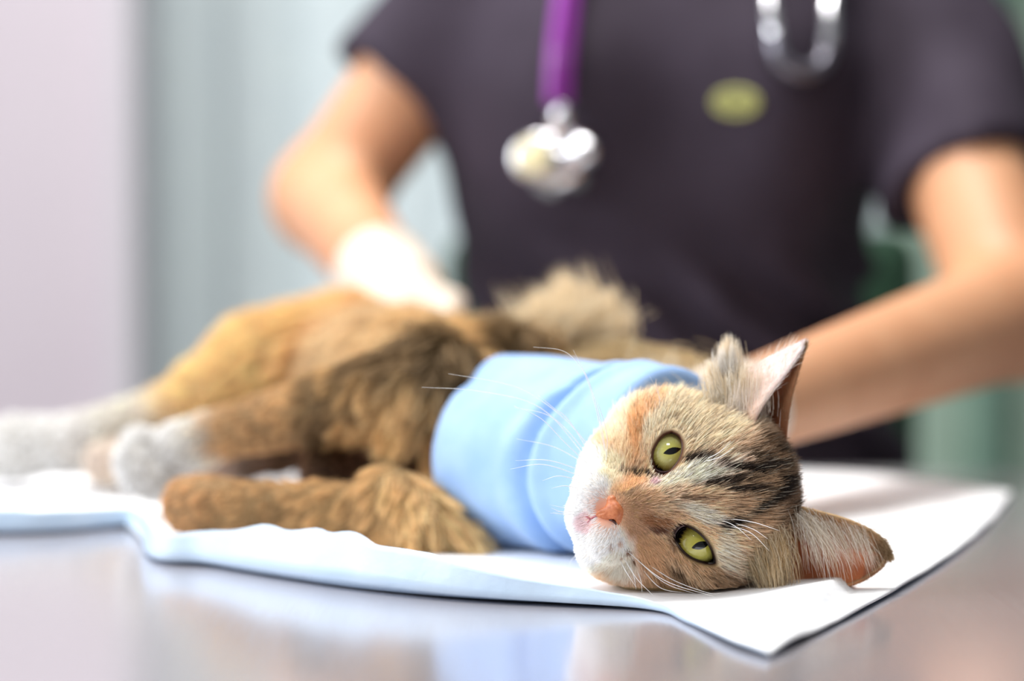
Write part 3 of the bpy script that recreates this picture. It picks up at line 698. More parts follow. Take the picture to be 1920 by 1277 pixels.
def make_eye(EC, gaze, mt):
    bm = bmesh.new(); bmesh.ops.create_uvsphere(bm, u_segments=48, v_segments=32, radius=1)
    V_ = []; LX = []
    for v in bm.verts:
        dd = v.co.copy(); g = Vector((gaze[0], math.sqrt(1 - gaze[0] ** 2 - gaze[1] ** 2), gaze[1])); c = max(dd.dot(g), 0)
        q = np.array(dd * (ER * (1 + .05 * max(0, (c - .72) / .28)))); LX.append(q if q[1] > 0 else q + [5, 0, 0]); V_.append(EC + q)
    F_ = [[v.index for v in f_.verts] for f_ in bm.faces]; bm.free()
    return mesh_obj('eyeball', h2w(np.array(V_)), F_, mt, cat, col=np.array(LX))
p1 = loc(1261, 846, 2.9) - EC1; p2 = loc(1313, 1022, 2.9) - EC2
IR = [(206, 202, 104), (214, 212, 136), (196, 186, 92), (130, 112, 44)]
e1 = make_eye(EC1, (p1[0], p1[2] - .08), eye_mat('eye_one', (p1[0], p1[2]), IR, .145)); e1['label'] = 'upper green eye'
IR2 = [(182, 174, 70), (190, 184, 92), (160, 146, 58), (96, 80, 34)]
e2 = make_eye(EC2, (p2[0], p2[2] - .08), eye_mat('eye_two', (p2[0], p2[2]), IR2, .165)); e2['label'] = 'lower green eye'
M_rim = mat('eyelid', (44, 26, 20), .35); M_rim1 = mat('eyelid_brown', (96, 58, 40), .4)
def rim(Qs, EC, m_, r, rr):
    pts = []
    for a, c in Qs:
        dx, dz = a - EC[0], c - EC[2]; y = EC[1] + math.sqrt(max((ER + .045) ** 2 - dx * dx - dz * dz, .3)); pts.append((a, y, c))
    return tube('eyelid', h2w(np.array(pts)), r, m_, cat, seg=10, closed=True, n=0)
rim(Q1s, EC1, M_rim1, [.0009], 0); rim(Q2s, EC2, M_rim, [.0010], 0)
# dark inner liner just inside the outer lid rim
def shrink(Qs, k): c = Qs.mean(0); return c + (Qs - c) * k
def rim2(Qs, EC, m_, r):
    pts = [(a, EC[1] + math.sqrt(max((ER + .015) ** 2 - (a - EC[0]) ** 2 - (c - EC[2]) ** 2, .3)), c) for a, c in Qs]
    return tube('eyelid_liner', h2w(np.array(pts)), r, m_, cat, seg=8, closed=True, n=0)
M_dk = mat('liner', (22, 14, 12), .3)
rim2(shrink(Q1s, .95), EC1, M_dk, [.00045]); rim2(shrink(Q2s, .94), EC2, M_dk, [.0006])
# pinkish third eyelid in the inner corners
M_nic = mat('third_eyelid', (150, 124, 124), .25, Coat_Weight=.6)
def third(EC, pts_px, h):
    Vv = []; A = catmull([loc(a, b_, 3.0)[[0, 2]] for a, b_ in pts_px[0]], 6); B = catmull([loc(a, b_, 3.0)[[0, 2]] for a, b_ in pts_px[1]], 6); nk = 5
    for a, b_ in zip(A, B):
        for k in range(nk):
            q = a * (1 - k / (nk - 1)) + b_ * k / (nk - 1); y = EC[1] + math.sqrt(max((ER + h) ** 2 - (q[0] - EC[0]) ** 2 - (q[1] - EC[2]) ** 2, .2)); Vv.append((q[0], y, q[1]))
    F_ = [(i * nk + k, (i + 1) * nk + k, (i + 1) * nk + k + 1, i * nk + k + 1) for i in range(len(A) - 1) for k in range(nk - 1)]
    o = mesh_obj('third_eyelid', h2w(np.array(Vv)), F_, M_nic, cat); s_ = o.modifiers.new('s', 'SOLIDIFY'); s_.thickness = .0002
third(EC1, (c8([(190, 380), (212, 455), (250, 474), (300, 464), (345, 428)]), c8([(190, 385), (216, 425), (252, 442), (298, 442), (342, 430)])), .06)
third(EC2, (c8([(352, 985), (346, 905), (380, 868), (430, 862), (470, 872)]), c8([(366, 975), (372, 935), (398, 900), (432, 880), (468, 874)])), .06)
# tear corner skin
M_tear = mat('tear_skin', (206, 168, 172), .4)
tube('tear_corner', h2w(np.array([loc(1233, 890, 2.85), loc(1226, 893, 2.95), loc(1219, 897, 3.0)])), [.0010, .0012, .0004], M_tear, cat, seg=8, n=5)
tube('tear_corner', h2w(np.array([loc(1266, 990, 2.85), loc(1252, 989, 3.0), loc(1236, 987, 3.05)])), [.0012, .0010, .0004], mat('tear_dark', (70, 44, 40), .35), cat, seg=8, n=5)

# nose ------------------------------------------------------------------
NP = lambda px, py, y=4.8: loc(px, py, y)
nt1, nt2, na = NP(1146, 932, 4.5), NP(1160, 986, 4.35), NP(1118, 966, 4.5)
nm = (nt1 + nt2) / 2 + np.array([0, .3, 0])
def nose_base(p):
    d = fold([rc(p, nm + [-.02, -.32, .0], na + [0, .0, .2], .36, .20), rc(p, nt1 + [-.16, -.12, .0], nm - [0, .22, 0], .24, .34), rc(p, nt2 + [.16, -.12, .02], nm - [0, .22, 0], .25, .34), rc(p, na + [0, .05, .1], na + [0, -.1, -.1], .13, .10)], .16)
    return smax(d, p[:, 1] - .55 * (p[:, 2] - nm[2]) - nm[1] - .12, .15)
def on_nose(px, py):
    y = 6.5; p = loc(px, py, y)
    for _ in range(80):
        dd = nose_base(p[None])[0]
        if dd < .005: break
        y -= dd * .7; p = loc(px, py, y)
        if y < 3.9: return loc(px, py, 4.4)
    return p
NS1 = [on_nose(1143, 975), on_nose(1151, 977), on_nose(1158, 986)]; NS2 = [on_nose(1130, 947), on_nose(1133, 940), on_nose(1138, 931)]
def nose_sdf(p):
    d = nose_base(p)
    for q, r_ in ((NS1, .085), (NS2, .07)):
        d = smax(d, -rc(p, q[0], q[1], r_ * .5, r_), .04); d = smax(d, -rc(p, q[1], q[2], r_, r_ * .6), .04)
    d = smax(d, -rc(p, on_nose(1120, 965), on_nose(1134, 961), .03, .015), .04)
    return d
nv, nf = nets(nose_sdf, nm - [1.4, 1.0, 1.5], nm + [1.4, 1.0, 1.0], .035)
M_nose = noise_mat(mat('nose_leather', (190, 108, 62), .45), (182, 98, 54), (204, 124, 78), 700, .35, 2600, dist=.0003)
_b = M_nose.node_tree.nodes['Principled BSDF']; _b.inputs['Subsurface Weight'].default_value = .08; _b.inputs['Subsurface Radius'].default_value = (1, .4, .2); _b.inputs['Subsurface Scale'].default_value = .001
o = mesh_obj('nose', h2w(nv), nf, M_nose, cat); o['label'] = 'orange-pink nose'
M_nos = mat('nostril_dark', (70, 28, 22), .5)
for q, r_ in ((NS1, .0006), (NS2, .0005)):
    tube('nostril', h2w(np.array(q) - [0, .05, 0]), [r_ * .5, r_, r_ * .5], M_nos, cat, seg=8, n=5)
M_mouth = mat('lip', (176, 96, 104), .4)
def on_head(px, py, off=0.0):
    y = 6.0; p = loc(px, py, y)
    for _ in range(60):
        dd = head_sdf(p[None])[0]
        if dd < 0.01: break
        y -= dd * .8; p = loc(px, py, y)
    if y < 0: p = loc(px, py, 2.4)
    return p + np.array([0, off, 0])
tube('mouth_line', h2w(np.array([on_head(1120, 967, .02), on_head(1113, 970, .0), on_head(1108, 973, -.02)])), [.0003, .0004, .0005], M_mouth, cat, seg=8, n=5)
tube('mouth_line', h2w(np.array([on_head(1108, 973, 0), on_head(1100, 985, -.05), on_head(1100, 1000, -.1)])), [.0004, .0003, .0001], M_mouth, cat, seg=8, n=5)
tube('mouth_line', h2w(np.array([on_head(1108, 973, 0), on_head(1096, 965, -.05), on_head(1088, 950, -.1)])), [.0004, .0003, .0001], M_mouth, cat, seg=8, n=5)

# whiskers --------------------------------------------------------------
M_wh = mat('whisker', (250, 250, 250), .3, spec=.6); M_wh.node_tree.nodes['Principled BSDF'].inputs['Subsurface Weight'].default_value = 0
c3 = lambda *L_: [(700 + a / 2.06, 450 + b_ / 2.06) for a, b_ in L_]
c1 = lambda *L_: [(1000 + a / 2.28, 600 + b_ / 2.28) for a, b_ in L_]
WL = [c3((850, 850), (700, 690), (545, 645)), c3((860, 825), (740, 690), (600, 590), (480, 548), (290, 515)), c3((830, 870), (700, 800), (555, 768)),
      c3((820, 895), (680, 852), (550, 852)), c3((812, 915), (660, 868), (530, 885)), c3((800, 930), (720, 912), (655, 930)),
      c3((905, 850), (880, 700), (850, 590), (815, 505), (740, 430), (620, 412)), c3((900, 870), (905, 760), (880, 660), (850, 590)),
      c3((860, 860), (760, 700), (700, 650), (640, 600)), c3((845, 880), (740, 780), (650, 690), (545, 640)), c3((840, 860), (650, 650), (405, 583), (185, 567)),
      c3((900, 830), (860, 640), (815, 505), (775, 425)), c3((800, 960), (740, 950), (690, 960)), c3((790, 1045), (730, 1050), (690, 1035)), c3((790, 1060), (730, 1058), (685, 1055)),
      c1((400, 985), (560, 1110), (770, 1187)), c1((430, 1010), (560, 1120), (690, 1197)), c1((470, 1030), (600, 1110), (740, 1165), (800, 1190)), c1((385, 1010), (440, 1100), (512, 1192)),
      c1((455, 1050), (540, 1140), (640, 1198)), c1((370, 1020), (395, 1070), (440, 1140)), c1((440, 1060), (460, 1110), (465, 1160)), c1((410, 1040), (430, 1090), (440, 1150)),
      c1((800, 845), (930, 862), (1050, 900)), c1((800, 872), (920, 905), (1005, 985)), c1((830, 860), (930, 890), (1000, 935)), c1((790, 850), (860, 880), (930, 940)),
      c1((700, 612), (790, 590), (860, 545)), c1((715, 605), (790, 570), (845, 520)),
      c1((190, 1000), (165, 1025), (155, 1050)), c1((180, 830), (130, 820), (85, 822)), c1((175, 815), (120, 800), (70, 790)),
      c1((545, 400), (540, 330), (525, 250)), c1((560, 380), (530, 300), (500, 240))]
for i, w_ in enumerate(WL):
    pts = []; brow = 22 < i < 29; k_ = len(w_)
    r0_ = on_head(*w_[0], 0.0)
    for j, (a, b_) in enumerate(w_):
        y = (r0_[1] - .1) + (0.9 if brow else 0.5) * (j / (k_ - 1)) ** .8 * (1 if i < 15 or brow else 1.2)
        if j == 0: y = r0_[1] - .15
        pts.append(loc(a, b_, y))
    r = .00016 if i < 29 else .00009
    W_ = h2w(np.array(pts)); W_[:, 2] = np.maximum(W_[:, 2], TZ + .004)
    tube('whisker', W_, [r, r, r * .8, r * .25], M_wh, cat, seg=5, n=8)

# body fur --------------------------------------------------------------
VC = [(P(1140, 850, 1.135)), (P(965, 862, 1.195))]
def vest_axis(p): a, b_ = P(1240, 850, 1.11), P(985, 862, 1.19); ab = b_ - a; return ((p - a) @ ab) / (ab @ ab), rc(p, a, b_, .0395, .0485)
n = int(150000 * FAST); R_ = sample(BV, BF, n); t_, dv_ = vest_axis(R_)
def px_of(p):
    q = p - CAM; d = q @ cf; return np.stack([960 + FPX * (q @ cr) / d, 638.5 - FPX * (q @ cu) / d], 1)
covered = ((dv_ < .003) & (t_ > -0.2)) | (rc(R_, P(1130, 748, 1.155), P(960, 738, 1.205), .020, .023) < .003)
R_ = R_[~covered & (R_[:, 2] > TZ + .004)]
D_, w_ = nearest_prim(R_); nn = grad(body_sdf, R_, .001)
fl = w_ @ pfl; ln = (w_ @ plen) * rng.uniform(.7, 1.25, len(R_)); bc = body_col(R_)
lum = rng.random(len(R_)); bc = bc * np.where(lum < .16, .6, np.where(lum > .8, 1.5, 1.15))[:, None]
bc = bc ** .93 * 1.18; _l = bc.mean(1)[:, None]; bc = (_l + (bc - _l) * .97) * np.array([1.02, 1.0, .98])
fur('body_fur', cat, R_, nn, fl, ln, np.interp(ln, [.004, .02], [.00013, .00018]), bc, lift=.34, K=6, clump=.75, nclump=int(2600), jit=.12, droop=.15)
# raised fur on the back behind the vest
def wtuft(c, n, spread, direc, ln, col, rad=.0002, clump=.8, nclump=10, jit=.12, lift=.05):
    p = np.asarray(c) + rng.normal(size=(n, 3)) * np.asarray(spread); f = np.tile(np.asarray(direc, float), (n, 1)); nn_ = np.tile(np.array([.1, -.6, .6]), (n, 1)); nn_ /= np.linalg.norm(nn_[0])
    fur('back_tuft', cat, p, nn_, f, rng.uniform(ln[0], ln[1], n), rad, mixc(col[0], col[1], rng.random(n)), lift=lift, K=7, clump=clump, nclump=nclump, jit=jit)
TU = ((204, 180, 140), (250, 236, 208))
wtuft(P(1075, 640, 1.29), 1100, (.011, .008, .004), (-.12, 0, 1), (.022, .054), TU, nclump=13, clump=.75, jit=.2, rad=.00014)
wtuft(P(1120, 640, 1.29), 700, (.008, .008, .004), (.10, 0, 1), (.018, .048), TU, nclump=8)
wtuft(P(1040, 620, 1.28), 700, (.016, .008, .004), (.35, 0, .5), (.014, .028), TU, nclump=14)
wtuft(P(1170, 680, 1.26), 700, (.018, .01, .005), (.5, -.2, .3), (.014, .026), ((190, 164, 118), (232, 210, 168)), nclump=16)
wtuft(P(1235, 730, 1.17), 500, (.010, .008, .004), (.2, -.2, 1), (.008, .022), ((200, 176, 136), (246, 234, 210)), nclump=40, rad=.0001, clump=.4)
# ruff where the cheek meets the vest
wtuft(P(1248, 775, 1.085), 500, (.005, .005, .003), (-.15, -.3, .8), (.006, .015), ((214, 186, 140), (246, 232, 204)), nclump=160, rad=.00012, clump=.4)

# vest ------------------------------------------------------------------
va, vb = P(1240, 850, 1.11), P(985, 862, 1.19); vd = (vb - va) / np.linalg.norm(vb - va)
def vest_sdf(p):
    t = (p - va) @ vd
    d = rc(p, va, vb, .0405, .0495)
    d = smin(d, rc(p, P(1120, 748, 1.155), P(940, 738, 1.205), .020, .023), .012)
    # folds: rolled bands of cloth at the neck and a lapped second layer at the rear
    tt_ = t + .010 * np.sin(np.arctan2(p[:, 2] - TZ - .045, -(p[:, 1] - 1.15)) * 1.0 + 1.2)
    rr = .0050 * np.exp(-((tt_ - .018) / .006) ** 2) + .0045 * np.exp(-((tt_ - .040) / .007) ** 2) - .0030 * np.exp(-((tt_ - .029) / .004) ** 2)
    rr = rr - .0022 * (tt_ > .085) * np.clip((tt_ - .085) / .002, 0, 1)
    hz = np.clip((p[:, 2] - TZ) / .1, 0, 1); gt = t - (.014 + .040 * (1 - hz) ** 1.0 + .012 * np.sin(hz * 3))
    rr = .0030 * np.clip(1 - np.abs(gt + .008) / .008, 0, 1) - .0055 * np.exp(-(gt / .0030) ** 2) + .0025 * np.clip(1 - np.abs(gt - .010) / .010, 0, 1)
    rr = rr - .0032 * np.clip((p[:, 2] - TZ - .083 + .10 * np.clip(t - .07, 0, 1)) / .0015, 0, 1) * np.clip((t - .03) / .01, 0, 1)
    q = p * np.array([60, 60, 45]); rr = rr + .0014 * (vnoise(q, 21) - .5) + .0032 * (vnoise(q * .35 + 4, 22) - .5)
    d = d - rr
    d = smax(d, t - .118, .004); d = smax(d, -t - .012, .004)
    return smax(d, TZ + .003 - p[:, 2], .003)
vv, vf = nets(vest_sdf, (-.10, 1.0, TZ), (.12, 1.28, TZ + .13), .0022, refine=False)
M_vest = noise_mat(mat('blue_cotton', (152, 187, 234), .8, spec=.2), (146, 182, 231), (158, 192, 237), 60, .4, 900, dist=.0008)
M_vest.node_tree.nodes['Principled BSDF'].inputs['Sheen Weight'].default_value = .3
o = mesh_obj('vest', vv, vf, M_vest, cat); o['label'] = 'light blue cotton wrap'
o.modifiers.new('sm', 'SMOOTH').iterations = 3

# ================================================================== PERSON
M_psk = noise_mat(mat('skin', (206, 150, 112), .5), (201, 144, 106), (211, 157, 119), 14)
_b = M_psk.node_tree.nodes['Principled BSDF']; _b.inputs['Subsurface Weight'].default_value = .15; _b.inputs['Subsurface Radius'].default_value = (1, .4, .25); _b.inputs['Subsurface Scale'].default_value = .006
M_scrub = noise_mat(mat('scrub_cloth', (58, 50, 61), .8, spec=.2), (54, 46, 57), (62, 54, 66), 16, .25, 260, dist=.001)
M_glove = noise_mat(mat('latex_glove', (218, 203, 186), .45), (214, 199, 182), (223, 208, 192), 30, .3, 120, dist=.001)
person = empty('person', (0.09, 1.80, 0)); tag(person, 'person in dark short sleeved scrubs and latex gloves standing behind the steel table', 'person')
PY = 1.80
shL, elL, wrL = P(880, 60, PY), P(612, 372, 1.80), P(722, 522, 1.585)
shR, elR, wrR = P(1690, 60, PY), P(1905, 590, 1.60), P(1400, 768, 1.275)
ctr = P(1250, 0, PY)[0]
def Z(py, D=PY): return P(960, py, D)[2]
handL = P(765, 560, 1.52); handR = P(1330, 748, 1.24)
aL0, aR0 = P(880, 10, PY), P(1690, -30, PY)
def skin_sdf(p):
    t = fold([ell(p, (ctr, PY + .01, Z(150)), (.13, .065, .20)), ell(p, (ctr, PY + .045, Z(700)), (.10, .045, .22)), rc(p, (ctr, PY, 1.24), (ctr, PY + .01, 1.46), .075, .052)], .06)
    t = smin(t, rc(p, (ctr, PY, 1.33), shL + [0, 0, .09], .06, .05), .06); t = smin(t, rc(p, (ctr, PY, 1.33), shR + [0, 0, .09], .06, .05), .06)
    aL = smin(rc(p, aL0, elL, .045, .0375), rc(p, elL, wrL, .0385, .026), .02)
    aR = smin(rc(p, aR0, elR, .047, .040), rc(p, elR, wrR, .041, .0245), .02)
    h = ell(p, (ctr, PY - .03, 1.60), (.072, .092, .108))
    h = smin(h, ell(p, (ctr, PY - .055, 1.535), (.046, .055, .05)), .04)
    h = smin(h, rc(p, (ctr, PY - .118, 1.61), (ctr, PY - .14, 1.578), .010, .013), .016)      # nose
    for s_ in (-1, 1):
        h = smin(h, ell(p, (ctr + s_ * .074, PY - .02, 1.60), (.010, .018, .03)), .012)
        h = smax(h, -ell(p, (ctr + s_ * .031, PY - .128, 1.612), (.017, .014, .010)), .012)
    h = smin(h, ell(p, (ctr, PY - .117, 1.548), (.024, .010, .008)), .006)
    return fold([t, aL, aR, h], .02)
def bigbox(f, lo, hi, h): return nets(f, lo, hi, h)
sv, sf = nets(skin_sdf, (ctr - .36, 1.22, .86), (ctr + .42, 1.98, 1.74), .0085)
mesh_obj('body', sv, sf, M_psk, person)
cuL, cuR = P(742, 170, PY), P(1822, 372, 1.70)
axL = cuL - (shL + [0, 0, .02]); axL = (P(738, 175, PY) - P(868, 23, PY)); axL /= np.linalg.norm(axL)
axR = P(1824, 372, 1.70) - P(1700, 40, 1.78); axR /= np.linalg.norm(axR)
def on_axis(a, b, n_, c): return a + (b - a) * (((c - a) @ n_) / ((b - a) @ n_))
cL, cR = on_axis(aL0, elL, axL, cuL), on_axis(aR0, elR, axR, cuR)
def scrub_sdf(p):
    x = p - [ctr, PY, 0]
    t = fold([ell(p, (ctr + .0, PY, Z(130)), (.168, .115, .25)), ell(p, (ctr, PY + .035, Z(540)), (.140, .080, .20)), ell(p, (ctr - .060, PY - .075, Z(170)), (.078, .08, .085)), ell(p, (ctr + .060, PY - .075, Z(170)), (.078, .08, .085)), ell(p, (ctr, PY + .02, Z(980)), (.175, .13, .22)),
              rc(p, (ctr - .12, PY, 1.33), (ctr + .12, PY, 1.33), .058, .058)], .07)
    sl = rc(p, aL0, cL + axL * .05, .060, .053); sl = smax(sl, (p - cL) @ axL, .004)
    sr = rc(p, aR0, cR + axR * .05, .066, .060); sr = smax(sr, (p - cR) @ axR, .004)
    t = smin(t, sl, .03); t = smin(t, sr, .03)
    q = p * np.array([9, 9, 6.]); wr = .028 * (vnoise(q, 31) - .5) + .009 * (vnoise(p * np.array([22, 22, 15.]), 32) - .5)
    dg = p[:, 0] * .8 + p[:, 2] * 1.0 + .03 * vnoise(p * 12, 33)           # drag folds running across the belly
    wr = wr + .006 * np.sin(dg * 95) * np.clip((1.06 - p[:, 2]) / .06, 0, 1)
    t = t - wr * 1.3
    t = smax(t, -rc(p, (ctr, PY - .03, 1.38), (ctr, PY - .12, 1.27), .068, .02), .01)          # V neck
    return smax(t, .74 - p[:, 2], .005)
cv, cfc = nets(scrub_sdf, (ctr - .36, 1.55, .72), (ctr + .42, 1.99, 1.42), .0085)
top = mesh_obj('scrub_top', cv, cfc, M_scrub, person); top['label'] = 'dark plum-grey scrub top'
def leg_sdf(p):
    d = fold([ell(p, (ctr, PY + .02, .84), (.172, .125, .14)), rc(p, (ctr - .09, PY + .02, .80), (ctr - .11, PY + .03, .10), .09, .06), rc(p, (ctr + .09, PY + .02, .80), (ctr + .12, PY + .05, .10), .09, .06)], .05)
    return smax(d, .06 - p[:, 2], .004)
lv, lf = nets(leg_sdf, (ctr - .24, 1.6, .03), (ctr + .24, 2.0, 1.0), .012)
mesh_obj('trousers', lv, lf, M_scrub, person)
for s_ in (-.11, .12):
    sh = lambda p, s_=s_: smax(fold([ell(p, (ctr + s_, PY - .06, .045), (.048, .10, .045)), ell(p, (ctr + s_, PY + .04, .055), (.042, .07, .06))], .03), -p[:, 2] + .004, .004)
    a_, b_ = nets(sh, (ctr + s_ - .07, 1.60, -.005), (ctr + s_ + .07, 1.95, .13), .008); mesh_obj('shoe', a_, b_, mat('shoe_white', (225, 225, 222), .5), person)
hair = lambda p: smax(fold([ell(p, (ctr, PY - .005, 1.635), (.083, .098, .098)), ell(p, (ctr, PY + .085, 1.60), (.045, .045, .06))], .03), -(p[:, 1] - (PY - .085) + (p[:, 2] - 1.655) * 1.2), .01)
a_, b_ = nets(hair, (ctr - .1, 1.6, 1.48), (ctr + .1, 1.98, 1.76), .007); mesh_obj('hair', a_, b_, noise_mat(mat('hair_brown', (62, 40, 28), .5), (50, 32, 22), (78, 52, 36), 40, .5, 90, stretch=(1, 1, .15)), person)
# gloved hands: palm, four fingers and a thumb, closed over the cat
def hand(wr, el, palm, tips, thumb, name_lab, fr=(.0290, .0285), cut=-.012):
    kn = []
    ax_ = palm - wr; ax_ /= np.linalg.norm(ax_)
    fore = (wr - el) / np.linalg.norm(wr - el)
    def f(p):
        d = smax(rc(p, wr - fore * .06, wr, fr[0] + .002, fr[1]), (p - (wr + fore * cut)) @ -fore, .002)
        d = smin(d, rc(p, wr, palm, fr[1] - .001, fr[1]), .015)
        for (k1, k2, k3) in tips:
            g = smin(rc(p, palm, k1, .016, .0105), rc(p, k1, k2, .0102, .0092), .003); g = smin(g, rc(p, k2, k3, .0092, .0078), .003); d = smin(d, g, .004)
        g = smin(rc(p, palm - ax_ * .012, thumb[0], .016, .0125), rc(p, thumb[0], thumb[1], .0118, .0095), .004); d = smin(d, g, .006)
        d = d - .0015 * (vnoise(p * 55, 41) - .5)
        return d
    allp = np.array([wr - fore * .06, palm, *thumb, *[k for t_ in tips for k in t_]])
    a_, b_ = nets(f, allp.min(0) - .045, allp.max(0) + .045, .0045)
    o_ = mesh_obj('glove', a_, b_, M_glove, person); o_['label'] = name_lab
    tube('cuff_roll', [wr + fore * cut + (fr[0] + .001) * (math.cos(t_) * np.cross(fore, [0, 0, 1.]) / np.linalg.norm(np.cross(fore, [0, 0, 1.])) + math.sin(t_) * np.cross(np.cross(fore, [0, 0, 1.]) / np.linalg.norm(np.cross(fore, [0, 0, 1.])), fore)) for t_ in np.linspace(0, 2 * math.pi, 28, endpoint=False)],
         [.0025], M_glove, o_, seg=8, closed=True, n=0)
pl = P(752, 545, 1.545)
tl = [(P(742 + 34 * i, 560 + 4 * i, 1.50), P(722 + 38 * i, 580 + 2 * i, 1.465), P(716 + 40 * i, 606 + 2 * i, 1.445)) for i in range(4)]
hand(wrL, elL, pl, tl, (P(700, 572, 1.54), P(676, 590, 1.51)), 'cream latex glove resting on the cat hip')
pr = P(1335, 782, 1.245)
tr = [(P(1292 - 8 * i, 742 + 14 * i, 1.230 - .004 * i), P(1240 - 4 * i, 726 + 16 * i, 1.212), P(1198 + 5 * i, 732 + 14 * i, 1.200)) for i in range(4)]
hand(wrR, elR, pr, tr, (P(1375, 775, 1.20), P(1330, 795, 1.18)), 'cream latex glove behind the cat neck', (.0265, .0265), .016)
# embroidered emblem on the chest
def on_scrub(px, py, off=.0):
    D = 1.55; p = P(px, py, D)
    for _ in range(80):
        dd = scrub_sdf(p[None])[0]
        if dd < .0005: break
        D += dd * .8; p = P(px, py, D)
    return P(px, py, D - off)
M_emb = mat('embroidery_yellow_green', (180, 180, 112), .7)
emb = empty('emblem', tuple(on_scrub(1380, 190))); adopt(emb, person); emb['label'] = 'yellow-green embroidered emblem'
bpy.context.view_layer.update()
def emb_tube(pts, r):
    o_ = tube('stitching', [on_scrub(a, b_, .002) for a, b_ in pts], [r], M_emb, None, seg=6, n=5)
    o_.parent = emb; o_.location = -(Vector(person.location) + emb.location)
oval = [(1380 + 40 * math.cos(t_), 192 + 22 * math.sin(t_)) for t_ in np.linspace(0, 2 * math.pi, 22)]
emb_tube(oval, .0018)
for k in range(5):
    cx = 1354 + 13 * k
    emb_tube([(cx - 5, 202), (cx, 180), (cx + 5, 202)] if k % 2 == 0 else [(cx + 5, 181), (cx - 5, 187), (cx + 5, 195), (cx - 5, 202)], .0014)

# ================================================================== STETHOSCOPE
M_pur = mat('purple_tubing', (142, 52, 158), .35, Coat_Weight=.4); M_chr = mat('chrome', (225, 225, 230), .12, 1.0); M_dia = mat('diaphragm', (226, 214, 170), .3)
M_gun = mat('grey_spring', (120, 118, 128), .3, .8)
st = empty('stethoscope', tuple(on_scrub(1045, 290))); tag(st, 'purple stethoscope with chrome chest piece hanging around the neck', 'stethoscope')
def ofs(px, py, o_): return on_scrub(px, py, o_)
nk = lambda a, h, r=.085: np.array([ctr + r * math.cos(a), PY + .005 - r * math.sin(a) * .8, h])
tp = [ofs(1052, 195, .016), ofs(1056, 120, .014), ofs(1064, 40, .014), ofs(1074, -60, .014), ofs(1090, -180, .014)]
top_ = tp[-1]
neck_path = [np.array([ctr - .060, PY - .09, 1.30]), np.array([ctr - .078, PY - .02, 1.385]), np.array([ctr - .045, PY + .072, 1.405]), np.array([ctr + .045, PY + .072, 1.405]), np.array([ctr + .078, PY - .02, 1.385]), np.array([ctr + .085, PY - .10, 1.30])]
right_ = [ofs(1530, -190, .014), ofs(1505, -120, .014)]
tube('tubing', tp + neck_path + right_, [.0075], M_pur, st, seg=14, n=10)
tube('tubing', [ofs(1036, 195, .026), ofs(1040, 110, .026), ofs(1050, 20, .026), ofs(1064, -90, .026)], [.0055], M_pur, st, seg=12)
ax_c = np.array([-.1, -1, .15]); c0 = ofs(1045, 305, .018)
tube('stem', [ofs(1053, 200, .02), ofs(1052, 222, .022), ofs(1048, 262, .02)], [.0062, .0075, .006], M_chr, st)
lathe('chest_piece', [(.004, -.013), (.021, -.012), (.0225, -.008), (.012, -.004), (.010, .002), (.018, .005), (.0195, .009), (.018, .012), (.004, .0125)], c0, ax_c, M_chr, st)
lathe('bell', [(.004, 0), (.0135, .001), (.0145, .005), (.008, .009), (.004, .016)], ofs(1090, 285, .03), (.35, -1, .1), M_chr, st)
lathe('diaphragm', [(.002, 0), (.0125, .0005), (.013, .003), (.0118, .0045), (.002, .005)], ofs(1002, 295, .03), (-.3, -1, .2), M_dia, st)
lathe('diaphragm_ring', [(.0155, -.002), (.0165, 0), (.0155, .003), (.0132, .003)], ofs(1002, 295, .03), (-.3, -1, .2), M_chr, st)
tube('ear_tube', [ofs(1432, -150, .02), ofs(1436, -60, .02), ofs(1442, 0, .02), ofs(1448, 50, .018), ofs(1455, 82, .016)], [.0055], M_chr, st)
tube('ear_tube', [ofs(1580, -150, .02), ofs(1565, -60, .02), ofs(1556, 0, .02), ofs(1556, 50, .018), ofs(1552, 86, .016)], [.0062], M_chr, st)
tube('spring', [ofs(1450, 70, .016), ofs(1462, 112, .016), ofs(1500, 136, .016), ofs(1540, 122, .016), ofs(1556, 76, .016)], [.0062], M_gun, st)
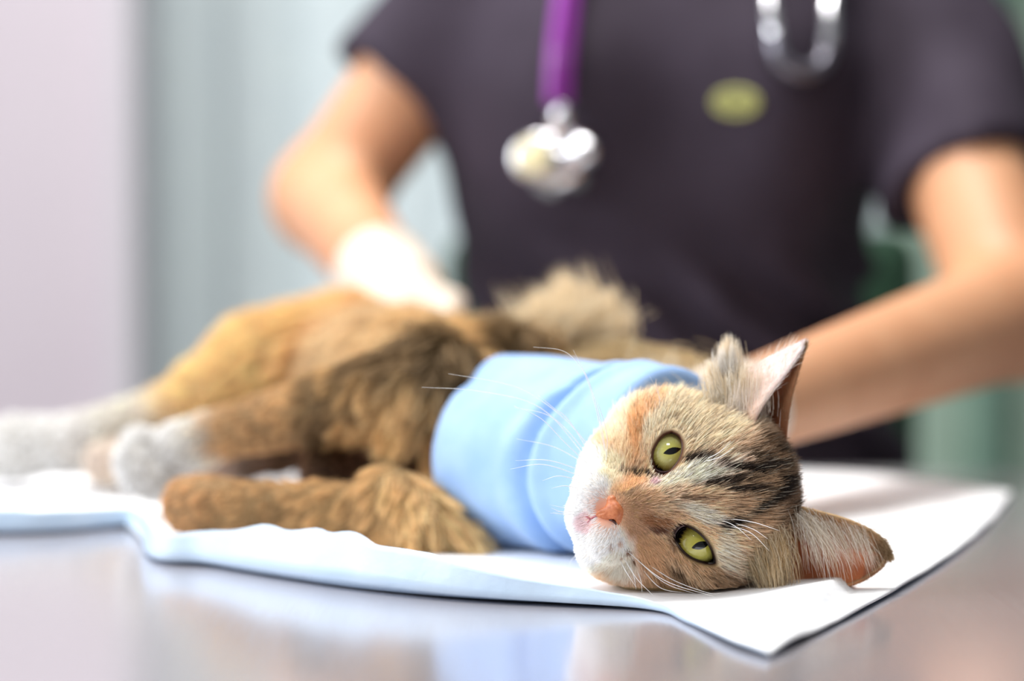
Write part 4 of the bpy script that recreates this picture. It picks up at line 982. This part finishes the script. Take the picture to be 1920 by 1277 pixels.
for (a, b_) in ((1432, -150), (1580, -150)): lathe('ear_tip', [(.003, 0), (.006, .003), (.0065, .008), (.004, .013), (.001, .014)], ofs(a, b_, .02), (0, 0, 1), mat('ear_tip_black', (30, 30, 32), .5), st)

# ================================================================== CHAIR behind the person
M_gch = noise_mat(mat('green_upholstery', (34, 66, 46), .75), (30, 60, 42), (40, 74, 52), 40, .3, 300)
M_blk = mat('black_plastic', (22, 22, 24), .45)
cx = P(1300, 500, 2.35)[0]; CY = 2.35
ch = empty('office_chair', (cx, CY, 0)); tag(ch, 'dark green upholstered office chair behind the person in scrubs', 'chair')
def rbox(p, c, h, r): q = np.abs(p - c) - (np.asarray(h) - r); return np.linalg.norm(np.maximum(q, 0), axis=1) + np.minimum(q.max(1), 0) - r
a_, b_ = nets(lambda p: rbox(p - np.stack([0 * p[:, 0], (p[:, 0] - cx) ** 2 * .8, 0 * p[:, 0]], 1), [cx, CY + .1, .80], (.245, .035, .26), .034), (cx - .27, CY, .5), (cx + .27, CY + .25, 1.1), .012); mesh_obj('backrest', a_, b_, M_gch, ch)
a_, b_ = nets(lambda p: rbox(p, [cx, CY - .12, .46], (.23, .22, .04), .038), (cx - .26, CY - .37, .38), (cx + .26, CY + .13, .54), .012); mesh_obj('seat', a_, b_, M_gch, ch)
tube('back_bracket', [(cx, CY - .05, .41), (cx, CY + .13, .41), (cx, CY + .17, .50), (cx, CY + .155, .72)], [.018], M_blk, ch)
tube('post', [(cx, CY - .12, .10), (cx, CY - .12, .43)], [.026, .02], M_chr, ch, n=0)
for k in range(5):
    a = 2 * math.pi * k / 5 + .3; e_ = np.array([cx + .27 * math.cos(a), CY - .12 + .27 * math.sin(a), .075])
    l_ = tube('leg', [(cx, CY - .12, .11), tuple((e_ + [cx, CY - .12, .105]) / 2 + [0, 0, .005]), tuple(e_)], [.022, .018, .013], M_blk, ch)
    lathe('caster', [(.004, -.02), (.024, -.018), (.027, -.006), (.027, .006), (.024, .018), (.004, .02)], e_ - [0, 0, .048], (-math.sin(a), math.cos(a), 0), M_blk, ch, seg=16)
